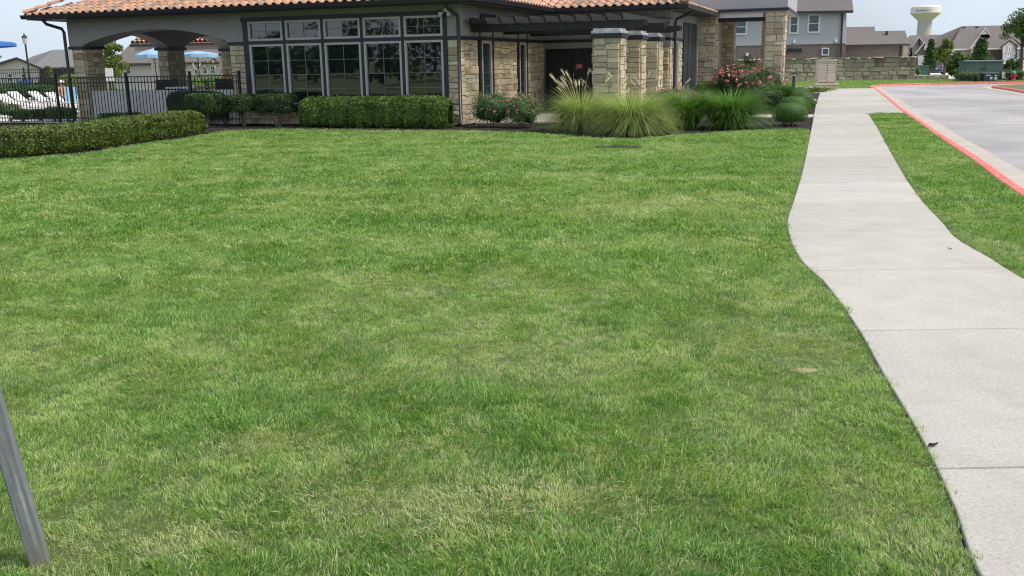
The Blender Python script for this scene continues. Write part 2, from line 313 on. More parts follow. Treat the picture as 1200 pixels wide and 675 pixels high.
    def build(s, name, m, parent=None, loc=None, rot=None, smooth=False, bevel=0, scale=None):
        o = link(name, s.mesh(name, m, smooth), None, parent, loc, rot, scale)
        if bevel:
            bv = o.modifiers.new('bevel', 'BEVEL'); bv.width = bevel; bv.segments = 2; bv.limit_method = 'ANGLE'
        return o
def npmesh(name, V, Q, m, rnd=None, smooth=False):
    me = bpy.data.meshes.new(name); n = len(Q); k = Q.shape[1]
    me.vertices.add(len(V)); me.vertices.foreach_set('co', np.ascontiguousarray(V, np.float32).ravel())
    me.loops.add(n*k); me.loops.foreach_set('vertex_index', np.ascontiguousarray(Q, np.int32).ravel())
    me.polygons.add(n); me.polygons.foreach_set('loop_start', np.arange(0, n*k, k, dtype=np.int32))
    if rnd is not None:
        a = me.attributes.new('rnd', 'FLOAT', 'POINT'); a.data.foreach_set('value', np.ascontiguousarray(rnd, np.float32))
    me.update(calc_edges=True); me.validate()
    if smooth: me.shade_smooth()
    me.materials.append(MATS[m] if isinstance(m, str) else m); return me
def sheet(name, poly, z, m, kind='structure', parent=None, skirt=0.0):
    """flat polygon (world XY), optional skirt going down"""
    bm = bmesh.new(); vs_ = [bm.verts.new((float(p[0]), float(p[1]), z)) for p in poly]; f = bm.faces.new(vs_); f.normal_update()
    if f.normal.z < 0: bmesh.ops.reverse_faces(bm, faces=[f])
    if skirt:
        lo = [bm.verts.new((v.co.x, v.co.y, z-skirt)) for v in vs_]
        for i in range(len(vs_)):
            j = (i+1) % len(vs_); bm.faces.new((vs_[i], vs_[j], lo[j], lo[i]))
    bmesh.ops.triangulate(bm, faces=[q for q in bm.faces if len(q.verts) > 4]); bmesh.ops.recalc_face_normals(bm, faces=bm.faces)
    me = bpy.data.meshes.new(name); bm.to_mesh(me); bm.free(); o = link(name, me, m, parent)
    if kind and not parent: o['kind'] = kind
    return o
def inpoly(x, y, poly):
    c = np.zeros(len(x), bool); p = np.array([q[:2] for q in poly], float); j = len(p)-1
    for i in range(len(p)):
        xi, yi, xj, yj = *p[i], *p[j]; cond = ((yi > y) != (yj > y)) & (x < (xj-xi)*(y-yi)/(yj-yi+1e-12)+xi); c ^= cond; j = i
    return c
_lat = rng.random((256, 256))
def vnoise(x, y, sc, off=0):
    x = np.asarray(x)*sc+off*17.3+1000; y = np.asarray(y)*sc+off*9.7+1000; i = np.floor(x).astype(int); j = np.floor(y).astype(int); u = x-i; v = y-j; u = u*u*(3-2*u); v = v*v*(3-2*v)
    g = lambda a, b_: _lat[a % 256, b_ % 256]
    return (g(i, j)*(1-u)+g(i+1, j)*u)*(1-v)+(g(i, j+1)*(1-u)+g(i+1, j+1)*u)*v
def fbm(x, y, sc, off=0): return .5*vnoise(x, y, sc, off)+.3*vnoise(x, y, sc*2.1, off+3)+.2*vnoise(x, y, sc*4.3, off+7)

def catmull(pts, n=6):
    pts = [np.array(p[:2], float) for p in pts]; out_ = []
    for i in range(len(pts)-1):
        p0, p1, p2, p3 = pts[max(i-1, 0)], pts[i], pts[i+1], pts[min(i+2, len(pts)-1)]
        for k in range(n):
            t = k/n; out_.append(.5*((2*p1)+(-p0+p2)*t+(2*p0-5*p1+4*p2-p3)*t*t+(-p0+3*p1-3*p2+p3)*t**3))
    out_.append(pts[-1]); return out_

# ================================================================== SETTING
def ground_z(y): return -.25-.42*min(1, max(0, (y-78)/60))
gy = [-400, -60, 20, 78, 88, 98, 108, 118, 128, 138, 200, 400, 900, 2500]; gx = [-2500, -600, -150, 0, 150, 600, 2500]
V = [(x, y, ground_z(y)) for y in gy for x in gx]; nx = len(gx)
mb = MB(); mb.v = V; mb.f = [(j*nx+i, j*nx+i+1, (j+1)*nx+i+1, (j+1)*nx+i) for j in range(len(gy)-1) for i in range(nx-1)]
tag(mb.build('ground', 'ground_mix'), kind='structure')

SWL = [(1.33, -4), (1.38, 1.4)]+[tuple(G(*p)[:2]) for p in ((1150, 672), (1122, 600), (1094, 539), (1067, 489), (1033, 433), (1005, 383), (969, 333), (949, 315), (934, 297), (925, 275), (923, 257), (928.5, 240), (936, 216), (943, 190), (950.7, 151), (957, 120), (962, 107))]
SWR = [(3.4, -4), (3.42, 1.5), (3.55, 3.5), (3.75, 5.5), (3.9, 7.1), (4.02, 7.8), (4.15, 8.7), (4.42, 9.6), (4.85, 11.1), (5.62, 13.5), (6.9, 17.3), (8.8, 22.9), (10.8, 28.9)]
CURB = [(4.8, -6), (4.8, 0), (4.9, 4), (5.2, 7), (5.72, 9.7), (6.45, 12.2), (7.4, 15.0), (8.25, 17.6), (9.5, 21.5), (10.8, 25.4), (12.7, 31.3), (16.1, 41.3), (20.2, 53.5), (21.3, 57.0), (22.3, 59.7), (24.0, 61.7), (26.5, 62.8), (30, 62.7), (36, 62.4), (60, 62)]
swl_s = catmull(SWL, 5); swr_s = catmull(SWR, 5); curb_s = catmull(CURB, 6)
def xat(path, y):
    p = np.array([q[:2] for q in path]); return float(np.interp(y, p[:, 1], p[:, 0]))
def offset(path, d):
    p = np.array([q[:2] for q in path]); t = np.gradient(p, axis=0); t /= np.linalg.norm(t, axis=1)[:, None]; return p+np.stack([t[:, 1], -t[:, 0]], 1)*d
# street
sheet('street', [(4.6, -6), (70, -6), (70, 66), (4.6, 66)], -.118, 'asphalt')
def ribbon(name, profile, path, m, closed=False):
    rows = [offset(path, d) for d, z in profile]; mb = MB(); n = len(path)
    for (d, z), r_ in zip(profile, rows): mb.v += [(float(x), float(y), z) for x, y in r_]
    mb.f = [(k*n+i, k*n+i+1, (k+1)*n+i+1, (k+1)*n+i) for k in range(len(profile)-1) for i in range(n-1)]
    return tag(mb.build(name, m), kind='structure')
ribbon('kerb', [(-.002, -.2), (0, -.012), (.015, 0), (.13, 0), (.155, -.02), (.175, -.113)], curb_s, 'red_paint')
ribbon('gutter', [(.16, -.114), (.30, -.112), (.62, -.105), (.625, -.14)], curb_s, 'gutter_conc')
CURB2 = [(8.0, -2), (10.3, 5), (13.6, 15), (16.2, 22), (19.6, 32), (22.2, 39), (24.9, 46.6), (26.3, 50.8), (27.1, 53.6), (28.0, 55.6), (29.6, 56.8), (34, 57.2), (60, 57)]
c2 = catmull(CURB2, 6)[::-1]
ribbon('kerb', [(-.002, -.2), (0, -.012), (.015, .0), (.13, .0), (.155, -.02), (.175, -.113)], c2, 'red_paint')
ribbon('gutter', [(.16, -.114), (.30, -.112), (.62, -.105), (.625, -.14)], c2, 'gutter_conc')
sheet('verge', [tuple(p) for p in c2]+[(60, -2)], -.012, 'ground_mix')

# sidewalk slabs, one object each
sw = sheet('sidewalk', [tuple(p) for p in swl_s if p[1] <= 50]+[(18.9, 50.0)]+[tuple(p) for p in curb_s if 29.4 < p[1] < 50][::-1]+[tuple(p) for p in swr_s][::-1], -.05, 'mulch')
joints = [-3.9, -1.9, 0, 1.83, 3.63, 5.68, 7.42, 9.2, 11.05, 12.9, 14.8, 16.6, 18.5, 20.4, 22.3, 24.2, 26.1, 28.0, 29.4]
def slab(y0, y1, lf, rf, g=.006):
    ys = np.linspace(y0+g, y1-g, 6); poly = [(xat(lf, y), y) for y in ys]+[(xat(rf, y), y) for y in ys[::-1]]
    mb = MB(); n = len(poly); mb.prism(poly, 'z', -.1, 0); me = mb.mesh('slab', 'concrete'); o = link('slab', me, None, sw)
    bv = o.modifiers.new('bevel', 'BEVEL'); bv.width = .008; bv.segments = 2; bv.limit_method = 'ANGLE'; bv.angle_limit = R(50); return o
for a, b_ in zip(joints[:-1], joints[1:]): slab(a, b_, swl_s, swr_s)
pl = [(x-.003, y) for x, y in curb_s if y < 58.5]; ys = [29.4, 31.6, 34, 36.6, 39.4, 42.4, 45.6, 49, 52, 54.3]
swl2 = list(swl_s)+[(17.6, 54.4)]
edge_r = pl
for a, b_ in zip(ys[:-1], ys[1:]): slab(a, b_, [(x if y < 50 else 10.5, y) for x, y in swl2] if a < 49 else [(10.5, 40), (10.5, 60)], edge_r)

# lawn outlines (edge measured along the beds)
EDGE_PX = [(0, 188), (50, 184.5), (100, 179.5), (160, 169.5), (212, 162.5), (245, 156.5), (285, 152.5), (350, 151.5), (450, 153), (530, 152.5), (600, 154.5), (650, 157.5), (700, 161), (740, 162), (790, 157.5), (850, 153.5), (900, 151.5), (949, 151)]
edge = catmull([(-15, 17.2), (-12.5, 17.9)]+[G(*p)[:2] for p in EDGE_PX], 4)
LAWN = [(-22, -4), (-22, 16.5)]+[tuple(p) for p in edge]+[tuple(p) for p in swl_s if p[1] < edge[-1][1]-.1][::-1]
STRIP = [tuple(p) for p in swr_s if p[1] < 28.8]+[(10.88, 29.1), (11.1, 29.38), (xat(curb_s, 29.38), 29.38)]+[tuple(p) for p in curb_s if p[1] < 29.3][::-1]
FARL = [(9.5, 54.3), (20.35, 54.3)]+[tuple(p) for p in curb_s if 54.3 < p[1] and p[0] < 37]+[(37, 73.5), (31.1, 74.6), (9.5, 76)]
sheet('lawn', LAWN, -.016, 'thatch'); sheet('lawn', STRIP, -.016, 'thatch'); sheet('lawn', FARL, -.020, 'thatch')
# mulch bed from the lawn edge back to the building
bed = [tuple(p) for p in edge]+[tuple(p) for p in swl_s if edge[-1][1] < p[1] < 50.3]+[(10.4, 49), (10.4, 60), (3, 56), tuple(W(-8, 1)[:2]), tuple(W(-18, -.15)[:2]), (-22, 34), (-22, 17)]
sheet('planting_bed', bed, -.022, 'mulch')
sheet('patio', [W(.02, .95)[:2], W(3.2, 1.6)[:2], W(6.2, 2.2)[:2], W(6.4, 7.6)[:2], W(.02, 7.6)[:2]], .02, 'patio', skirt=.1)
sheet('path', [W(6.4, 4.3)[:2], (xat(swl_s, 27.9)-.01, 27.9), (xat(swl_s, 29.3)-.01, 29.3), W(6.4, 5.7)[:2]], .006, 'patio', skirt=.08)
sheet('pool_deck', [W(-90, .2)[:2], W(-7.6, .2)[:2], W(-7.6, 40)[:2], W(-90, 40)[:2]], -.005, 'deck')
sheet('parking_lot', [D(1060, 90, 79)[:2], (80, 79), (120, 135), (30, 140)], 0, 'deck')
pk = bpy.data.objects['parking_lot']
for v in pk.data.vertices: v.co.z = ground_z(v.co.y)+.06
# mulch chips
n = 9000; p = np.array(bed); x = rng.uniform(p[:, 0].min(), 12, n*3); y = rng.uniform(17, 34, n*3); k = inpoly(x, y, bed); x, y = x[k][:n], y[k][:n]; n = len(x)
a = rng.uniform(0, 6.28, n); l_ = rng.uniform(.02, .06, n); wd = rng.uniform(.008, .02, n); dx = np.stack([np.cos(a), np.sin(a), rng.normal(0, .25, n)], 1)*l_[:, None]; dy = np.stack([-np.sin(a), np.cos(a), rng.normal(0, .3, n)], 1)*wd[:, None]
c = np.stack([x, y, rng.uniform(-.015, .012, n)], 1); V = np.stack([c-dx-dy, c+dx-dy, c+dx+dy, c-dx+dy], 1).reshape(-1, 3)
tag(link('bark_chips', npmesh('bark_chips', V, np.arange(4*n).reshape(-1, 4), 'mulch')), 'loose dark bark chips strewn over the planting beds', 'mulch', kind='stuff')

# ================================================================== GRASS
def tuft(n, rad, ln, wd, m, seed, lean=.9):
    r_ = np.random.default_rng(seed); a = r_.uniform(0, 6.28, n); q = rad*np.sqrt(r_.random(n)); bx, by = q*np.cos(a), q*np.sin(a)
    az = np.where(r_.random(n) < .22, r_.uniform(0, 6.28, n), r_.normal(0, .75, n)); le = (np.abs(r_.normal(.75, .45, n))).clip(0, 1.5)*lean; L_ = ln*r_.uniform(.55, 1.25, n); w_ = wd*r_.uniform(.7, 1.3, n)
    side = np.stack([-np.sin(az), np.cos(az), np.zeros(n)], 1); tw = r_.uniform(-.9, .9, n); dirh = np.stack([np.cos(az), np.sin(az), np.zeros(n)], 1)
    side = side*np.cos(tw)[:, None]+dirh*np.sin(tw)[:, None]
    rows = []
    for f_, ww in ((0, 1.), (.4, .95), (.75, .7), (1, .08)):
        an = le*(.35+.9*f_); h = L_*f_*np.cos(an*.8); o_ = L_*f_*np.sin(an)
        c = np.stack([bx, by, h], 1)+dirh*o_[:, None]; rows += [c-side*(w_*ww/2)[:, None], c+side*(w_*ww/2)[:, None]]
    V = np.stack(rows, 1).reshape(-1, 3); base = np.arange(n)[:, None]*8
    Q = np.concatenate([base+np.array([[0, 1, 3, 2]]), base+np.array([[2, 3, 5, 4]]), base+np.array([[4, 5, 7, 6]])])
    me = npmesh('tuft', V, Q, m, np.repeat(r_.random(n), 8)); return me
tufts = bpy.data.collections.new('turf_tufts')
sets = []   # (near 0..8, far 9..14)
specs = [('grass_green', 40, .055, .027, .0023)]*4+[('grass_lush', 40, .05, .033, .0025)]*3+[('grass_pale', 38, .06, .026, .0022)]*3
specs += [('grass_green', 48, .105, .032, .0055)]*3+[('grass_lush', 48, .10, .037, .0058)]*2+[('grass_pale', 48, .105, .030, .0055)]*2
for i, (m, n, rad, ln, wd) in enumerate(specs):
    o = bpy.data.objects.new('turf_tuft_%02d' % i, tuft(n, rad, ln, wd, m, 100+i)); tufts.objects.link(o)
BARE = G(943, 431)[:2]; DRY = [(G(548, 588)[:2], .56, .19), (G(930, 400)[:2], .35, .5), (G(270, 520)[:2], .3, .16), (G(210, 625)[:2], .3, .15), (G(780, 240)[:2], 2.0, .7), (G(60, 640)[:2], .3, .15)]
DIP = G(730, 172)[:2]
def scatter(poly, y0, y1, dens, far, seed, fade=None):
    r_ = np.random.default_rng(seed); P_ = np.array([q[:2] for q in poly]); xl = max(P_[:, 0].min(), -.57*y1-1.3); xh = min(P_[:, 0].max(), .60*y1+1.3)
    yl, yh = max(y0, P_[:, 1].min()), min(y1, P_[:, 1].max()); n = int(max(0, (xh-xl)*(yh-yl)*dens)); x = r_.uniform(xl, xh, n); y = r_.uniform(yl, yh, n)
    ins = .095 if far else .014; k = inpoly(x+ins, y, poly) & inpoly(x-ins, y, poly) & inpoly(x, y+ins*1.5, poly) & (np.abs(x) < .58*y+1.2)
    if fade: k &= r_.random(n) < np.interp(y, [y0, fade[0], fade[1], y1], [fade[2], 1, 1, fade[3]])
    x, y = x[k], y[k]; n = len(x)
    cl = fbm(x, y, .55, 1)*.55+fbm(x, y, 2.4, 2)*.45; cd_ = fbm(x, y, .8, 5)*.5+fbm(x, y*1.0, 3.1, 6)*.5
    dry = np.zeros(n)
    for c, ra, rb_ in DRY: dry = np.maximum(dry, np.exp(-(((x-c[0])/ra)**2+((y-c[1])/rb_)**2)*1.2))
    dry *= .55+.9*vnoise(x, y, 5, 11)
    cm = .6*fbm(x, y, 1.9, 13)+.4*fbm(x*.45, y, 1.0, 17); cl2 = np.interp(cm, [.25, .42, .58, .75], [0, .25, .75, 1]); sc = (.50+.45*cl+.55*cl2+r_.normal(0, .12, n))*(1-.12*dry.clip(0, 1)); u = r_.random(n)
    band = .13*np.sin(y*3.6+.35*x+2.5*vnoise(x, y, .25, 31)); pl_ = (.22+band+2.0*(cd_-.5)-.15*(cl2-.5)).clip(.02, .7)+.95*dry; lu = (.24-.7*band+1.6*(cl-.52)+.45*(cl2-.5)).clip(.02, .8)*(1-dry.clip(0, 1))
    kind = np.where(u < pl_, 2, np.where(u < pl_+lu, 1, 0))
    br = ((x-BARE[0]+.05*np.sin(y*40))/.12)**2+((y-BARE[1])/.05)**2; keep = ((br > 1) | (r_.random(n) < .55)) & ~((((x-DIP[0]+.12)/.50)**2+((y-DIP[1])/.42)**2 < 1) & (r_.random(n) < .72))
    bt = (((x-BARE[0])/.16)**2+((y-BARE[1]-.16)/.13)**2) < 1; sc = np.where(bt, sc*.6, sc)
    dp = ((x-DIP[0])/.55)**2+((y-DIP[1])/.35)**2; cre = (dp > .8) & (dp < 2.0) & (y < DIP[1]+.05); sc = np.where(dp < 1, sc*.45, np.where(cre, sc*.8, sc)); kind = np.where(cre | (dp < 1), 1, kind)  # darker tufts in and round the dip stand in for its rim shade
    if far: idx = np.where(kind == 0, r_.integers(10, 13, n), np.where(kind == 1, r_.integers(13, 15, n), r_.integers(15, 17, n)))
    else: idx = np.where(kind == 0, r_.integers(0, 4, n), np.where(kind == 1, r_.integers(4, 7, n), r_.integers(7, 10, n)))
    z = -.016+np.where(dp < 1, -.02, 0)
    fld = 9.0*vnoise(x, y, 1.3, 21)+6.0*vnoise(x, y, 4.2, 23)+1.2*np.sin(y*1.15+.15*x)   # the direction the turf lies in swirls from clump to clump
    rot = np.stack([r_.normal(0, .2, n), r_.normal(0, .2, n), fld+r_.normal(0, .55, n)], 1)
    return np.stack([x, y, z], 1)[keep], rot[keep], sc.clip(.35, 1.7)[keep], idx[keep]
parts_ = [scatter(LAWN, 1.0, 5.2, 760, False, 1), scatter(LAWN, 5.2, 11, 700, False, 2, (5.3, 7.5, 1, .0)), scatter(LAWN, 7, 13, 290, True, 3, (10.5, 13, .0, 1)), scatter(LAWN, 13, 28, 200, True, 4),
          scatter(STRIP, 5.5, 11, 400, False, 5, (5.6, 8, 1, 0)), scatter(STRIP, 8, 30, 200, True, 6, (10.5, 29, 0, 1)), scatter(FARL, 54, 77, 30, True, 7)]
def ng_grass():
    ng = bpy.data.node_groups.new('turf', 'GeometryNodeTree'); ng.interface.new_socket('Geometry', in_out='INPUT', socket_type='NodeSocketGeometry'); ng.interface.new_socket('Geometry', in_out='OUTPUT', socket_type='NodeSocketGeometry')
    N = ng.nodes.new; gi = N('NodeGroupInput'); go = N('NodeGroupOutput'); io = N('GeometryNodeInstanceOnPoints'); ci = N('GeometryNodeCollectionInfo'); ci.inputs['Collection'].default_value = tufts; ci.inputs['Separate Children'].default_value = True; ci.inputs['Reset Children'].default_value = True
    io.inputs['Pick Instance'].default_value = True
    def na(nm, ty):
        a = N('GeometryNodeInputNamedAttribute'); a.data_type = ty; a.inputs['Name'].default_value = nm; return [s for s in a.outputs if s.name == 'Attribute' and s.enabled][0]
    ng.links.new(gi.outputs[0], io.inputs['Points']); ng.links.new(ci.outputs[0], io.inputs['Instance']); ng.links.new(na('idx', 'INT'), io.inputs['Instance Index'])
    ng.links.new(na('rot', 'FLOAT_VECTOR'), io.inputs['Rotation']); ng.links.new(na('scl', 'FLOAT'), io.inputs['Scale']); ng.links.new(io.outputs[0], go.inputs[0]); return ng
TURF = ng_grass()
def turf_object(parts, label):
    P_, Ro, S_, I_ = [np.concatenate(q) for q in zip(*parts)]
    me = bpy.data.meshes.new('grass'); me.vertices.add(len(P_)); me.vertices.foreach_set('co', P_.astype(np.float32).ravel())
    me.attributes.new('rot', 'FLOAT_VECTOR', 'POINT').data.foreach_set('vector', Ro.astype(np.float32).ravel()); me.attributes.new('scl', 'FLOAT', 'POINT').data.foreach_set('value', S_.astype(np.float32)); me.attributes.new('idx', 'INT', 'POINT').data.foreach_set('value', I_.astype(np.int32))
    me.update(); go = link('grass', me); md = go.modifiers.new('turf', 'NODES'); md.node_group = TURF; tag(go, label, 'grass', kind='stuff'); return len(P_)
print('tufts', turf_object(parts_[:4], 'short green turf covering the wide front lawn'), turf_object(parts_[4:6], 'short turf of the narrow strip between sidewalk and kerb'), turf_object(parts_[6:], 'far turf in front of the stone retaining wall'))
# straw clippings lying on the turf
n = 260; x = rng.uniform(-4, 3, n*4); y = rng.uniform(1.6, 10, n*4); k = inpoly(x, y, LAWN) & (np.abs(x) < .56*y+.3); x, y = x[k][:n], y[k][:n]
c_, = [G(560, 600)[:2]]; n2 = 420; x = np.concatenate([x, rng.normal(c_[0], .38, n2)]); y = np.concatenate([y, rng.normal(c_[1], .16, n2)]); n = len(x)
a = rng.uniform(0, 6.28, n); l_ = rng.uniform(.006, .019, n); z = rng.uniform(.004, .018, n); d = np.stack([np.cos(a), np.sin(a), rng.normal(0, .2, n)], 1)*l_[:, None]; s_ = np.stack([-np.sin(a), np.cos(a), rng.normal(0, .5, n)], 1)*rng.uniform(.0004, .0010, n)[:, None]
c = np.stack([x, y, z], 1); b_ = np.stack([-np.sin(a), np.cos(a), np.zeros(n)], 1)*rng.normal(0, .006, n)[:, None]
V = np.stack([c-d-s_, c-d+s_, c+b_-s_, c+b_+s_, c+d-s_, c+d+s_], 1).reshape(-1, 3); base = np.arange(n)[:, None]*6
tag(link('straw', npmesh('straw', V, np.concatenate([base+np.array([[0, 1, 3, 2]]), base+np.array([[2, 3, 5, 4]])]), 'straw')), 'dry straw clippings scattered on the near lawn', 'straw', kind='stuff')
# dark disc painted as the shade of the turf dip; then the bare soil spot
mb = MB(); mb.v = [(0, 0, .004)]+[(.52*math.cos(6.283*j/18)*random.uniform(.85, 1.1), .42*math.sin(6.283*j/18)*random.uniform(.85, 1.1), 0) for j in range(18)]; mb.f = [(0, 1+j, 1+(j+1) % 18) for j in range(18)]; tag(mb.build('dip_shade', 'mulch', loc=(DIP[0]-.12, DIP[1], -.012)), kind='structure')
mb = MB(); pr = [(0, .012), (.05, .010), (.09, .0), (.125, -.02)]; k = len(mb.v); mb.v.append((0, 0, .010)); m_ = 14
for r_, z in pr[1:]:
    for j in range(m_): a = 6.283*j/m_; q = r_*(1+.25*math.sin(3*a)+.15*random.uniform(-1, 1)); mb.v.append((q*math.cos(a)*.85, q*math.sin(a)*.36, z))
mb.f = [(0, 1+j, 1+(j+1) % m_) for j in range(m_)]+[(1+i*m_+j, 1+i*m_+(j+1) % m_, 1+(i+1)*m_+(j+1) % m_, 1+(i+1)*m_+j) for i in range(2) for j in range(m_)]
tag(mb.build('bare_soil', 'soil_tan', loc=(BARE[0], BARE[1], -.016), smooth=True), kind='structure')

# ================================================================== STONEWORK, TILES
def stone_unit(seed):
    r_ = random.Random(seed); j = lambda a: r_.uniform(-a, a); i = .055
    v = [(-.5+j(.015), 0, -.5+j(.02)), (.5+j(.015), 0, -.5+j(.02)), (.5+j(.015), 0, .5+j(.02)), (-.5+j(.015), 0, .5+j(.02))]
    v += [(-.5+j(.015), -.7, -.5+j(.02)), (.5+j(.015), -.7, -.5+j(.02)), (.5+j(.015), -.7, .5+j(.02)), (-.5+j(.015), -.7, .5+j(.02))]
    v += [(-.5+i+j(.02), -1+j(.2), -.5+i+j(.03)), (.5-i+j(.02), -1+j(.2), -.5+i+j(.03)), (.5-i+j(.02), -1+j(.2), .5-i+j(.03)), (-.5+i+j(.02), -1+j(.2), .5-i+j(.03)), (j(.2), -1.05+j(.2), j(.2))]
    f = [(0, 1, 5, 4), (1, 2, 6, 5), (2, 3, 7, 6), (3, 0, 4, 7), (4, 5, 9, 8), (5, 6, 10, 9), (6, 7, 11, 10), (7, 4, 8, 11), (8, 9, 12), (9, 10, 12), (10, 11, 12), (11, 8, 12)]
    return v, f
STU = [stone_unit(i) for i in range(10)]
def stone_mesh(i, m):
    me = bpy.data.meshes.new('stone'); me.from_pydata(STU[i][0], [], STU[i][1]); me.materials.append(MATS[m]); return me
STM = {m: [stone_mesh(i, m) for i in range(10)] for m in ('limestone', 'retaining_stone')}
def ashlar(w_, h, r_, mw=.42, mh=.22):
    """broken-course split of a w x h rectangle"""
    out_ = []
    def cut(x, y, a, b_):
        big = a > mw*1.15 or b_ > mh*1.15 or (a*b_ > mw*mh*.85 and r_.random() < .5)
        if not big or (a < .16 and b_ < .2): out_.append((x, y, a, b_)); return
        if (a/mw > b_/mh and a > .2) or b_ < .17:
            t = a*r_.uniform(.35, .65); cut(x, y, t, b_); cut(x+t, y, a-t, b_)
        else:
            t = b_*r_.uniform(.38, .62); cut(x, y, a, t); cut(x, y+t, a, b_-t)
    nrow = max(1, round(h/.62)); hs = [r_.uniform(.8, 1.2) for _ in range(nrow)]; k = h/sum(hs); y = 0
    for q in hs: cut(0, y, w_, q*k); y += q*k
    return out_
def stone_face(parent, org, face, w_, h, seed, m='limestone', depth=.05, single=True, mw=.42, mh=.22, courses=None, joined_name='stone_infill'):
    """org = lower-left corner of the face as seen from outside; face 'front' (-y), 'right' (+x), 'left' (-x), 'back' (+y)"""
    r_ = random.Random(seed); rz = {'front': 0, 'right': math.pi/2, 'left': -math.pi/2, 'back': math.pi}[face]; ux, uy = math.cos(rz), math.sin(rz)
    rects = ashlar(w_, h, r_, mw, mh) if courses is None else courses; jm = MB()
    for x, y, a, b_ in rects:
        i = r_.randrange(10); g = .012; c = (x+a/2, y+b_/2); loc = (org[0]+ux*c[0], org[1]+uy*c[0], org[2]+c[1]); dp = depth*r_.uniform(.75, 1.25); sc = (a-g, dp, b_-g)
        if single: link('stone', STM[m][i], None, parent, loc, (0, 0, rz), sc)
        else:
            vv = [(loc[0]+ux*p[0]*sc[0]-uy*p[1]*dp, loc[1]+uy*p[0]*sc[0]+ux*p[1]*dp, loc[2]+p[2]*sc[2]) for p in STU[i][0]]; jm.add(vv, STU[i][1])
    if not single: tag(jm.build(joined_name, m, parent), kind='stuff')
    return len(rects)
def tile_mesh(m):
    """S tile: x across (0.30), y up the slope (0.44), barrel plus pan, thick lower lip"""
    prof = []
    for k in range(11):
        u = k/10; x = u*.30
        z = .062*math.sin(math.pi*min(u/.62, 1)) if u < .62 else -.022*math.sin(math.pi*(u-.62)/.38)
        prof.append((x-.15, z))
    n = len(prof); v = [(x, 0, z+.03) for x, z in prof]+[(x, .44, z) for x, z in prof]+[(x, 0, z+.008) for x, z in prof]+[(x, .40, z-.02) for x, z in prof]
    f = [(i, i+1, n+i+1, n+i) for i in range(n-1)]+[(2*n+i, 2*n+i+1, i+1, i) for i in range(n-1)]+[(2*n+i+1, 2*n+i, 3*n+i, 3*n+i+1) for i in range(n-1)]
    me = bpy.data.meshes.new('tile'); me.from_pydata(v, [], f); me.materials.append(MATS[m]); 
    me.polygons.foreach_set('use_smooth', [k < n-1 for k in range(len(f))]); return me, v, f
TILE, TV, TF = tile_mesh('tile')
class Slope:
    """roof plane: origin o (eave start, local), e = along eave, u = plan direction up the slope, pitch"""
    def __init__(s, o, e, u, pitch):
        s.o = np.array(o, float); s.e = np.array((*e, 0), float); s.up = np.array((*u, pitch), float); s.hy = math.hypot(1, pitch); s.up /= s.hy; s.n = np.cross(s.e, s.up)
        if s.n[2] < 0: s.n = -s.n
        s.pitch = pitch
    def at(s, a, l, h=0): return s.o+s.e*a+s.up*l+s.n*h
    def mat(s, a, l, h=.02):
        p = s.at(a, l, h); right = np.cross(s.up, s.n); m = Matrix(((right[0], s.up[0], s.n[0], p[0]), (right[1], s.up[1], s.n[1], p[1]), (right[2], s.up[2], s.n[2], p[2]), (0, 0, 0, 1))); return m
EXPO = .355
def lay_tiles(slope, length, rows, inside, parent, single_rows, seed, seg=None):
    """inside(a, plan_u) keeps a tile; rows below single_rows are own objects, the rest one joined part"""
    r_ = random.Random(seed); jm = MB(); cnt = 0
    for j in range(rows):
        for i in range(int(length/.285)):
            a = .15+i*.285; l = -.05+j*EXPO
            if not inside(a, (l+.18)/slope.hy): continue
            m = slope.mat(a, l+r_.uniform(-.008, .008), .022+r_.uniform(-.004, .006)) @ Matrix.Rotation(r_.uniform(-.015, .015), 4, 'Z')
            if j < single_rows and (seg is None or seg[0] <= a <= seg[1]):
                o = link('tile', TILE, None, parent); o.matrix_local = m; cnt += 1
            else: jm.add([m @ Vector(q) for q in TV], TF)
    if jm.v: tag(jm.build('tile_field', 'tile', parent), kind='stuff')
    return cnt

# ================================================================== CLUBHOUSE (local x = along front s, y = depth t)
CL = empty('clubhouse', W(0, 0), -AA, 'low clubhouse with clay tile roof, stone and grey stucco walls and dark-framed windows', 'building')
ZS, ZG = 3.27, 3.40      # soffit, gutter top
wall = MB()
wall.box(-7.5, -6.95, .055, .4, 0, 2.34); wall.box(-.38, -.055, .055, .4, 0, 2.34)            # stone-clad strips either side of the windows
wall.box(-6.95, -.38, .06, .4, 0, .56)
wall_o = wall.build('wall', 'mortar', CL)
w2 = MB(); w2.box(-.4, -.06, .4, 7.6, 0, 2.34); wallB = w2.build('wall', 'mortar', CL)
up = MB(); up.box(-7.5, -6.95, 0.0, .4, 2.40, ZS); up.box(-.38, 0, 0.0, .4, 2.40, ZS); up.box(-6.95, -.38, .03, .4, 3.05, ZS)
up.box(-.4, 0, .4, 7.6, 2.40, ZS); up.box(-.06, 4.4, 7.6, 7.9, 2.14, 2.34); up.box(-.06, 4.4, 7.6, 7.9, 2.40, ZS); up.box(1.95, 3.1, 7.6, 7.9, 0, 2.14)
up.box(4.1, 4.4, 7.9, 13.1, 2.40, ZS)
up.build('stucco_wall', 'stucco', CL)
w3 = MB(); w3.box(4.1, 4.35, 7.9, 9.9, 0, 2.34); w3.box(3.1, 4.35, 7.65, 7.9, 0, 2.14); wallD = w3.build('wall', 'mortar', CL)
w4 = MB(); w4.box(-7.5, -7.1, .4, 8.6, 0, ZS); w4.box(-7.1, 4.1, 12.7, 13.1, 0, ZS); w4.build('stucco_wall', 'stucco', CL)
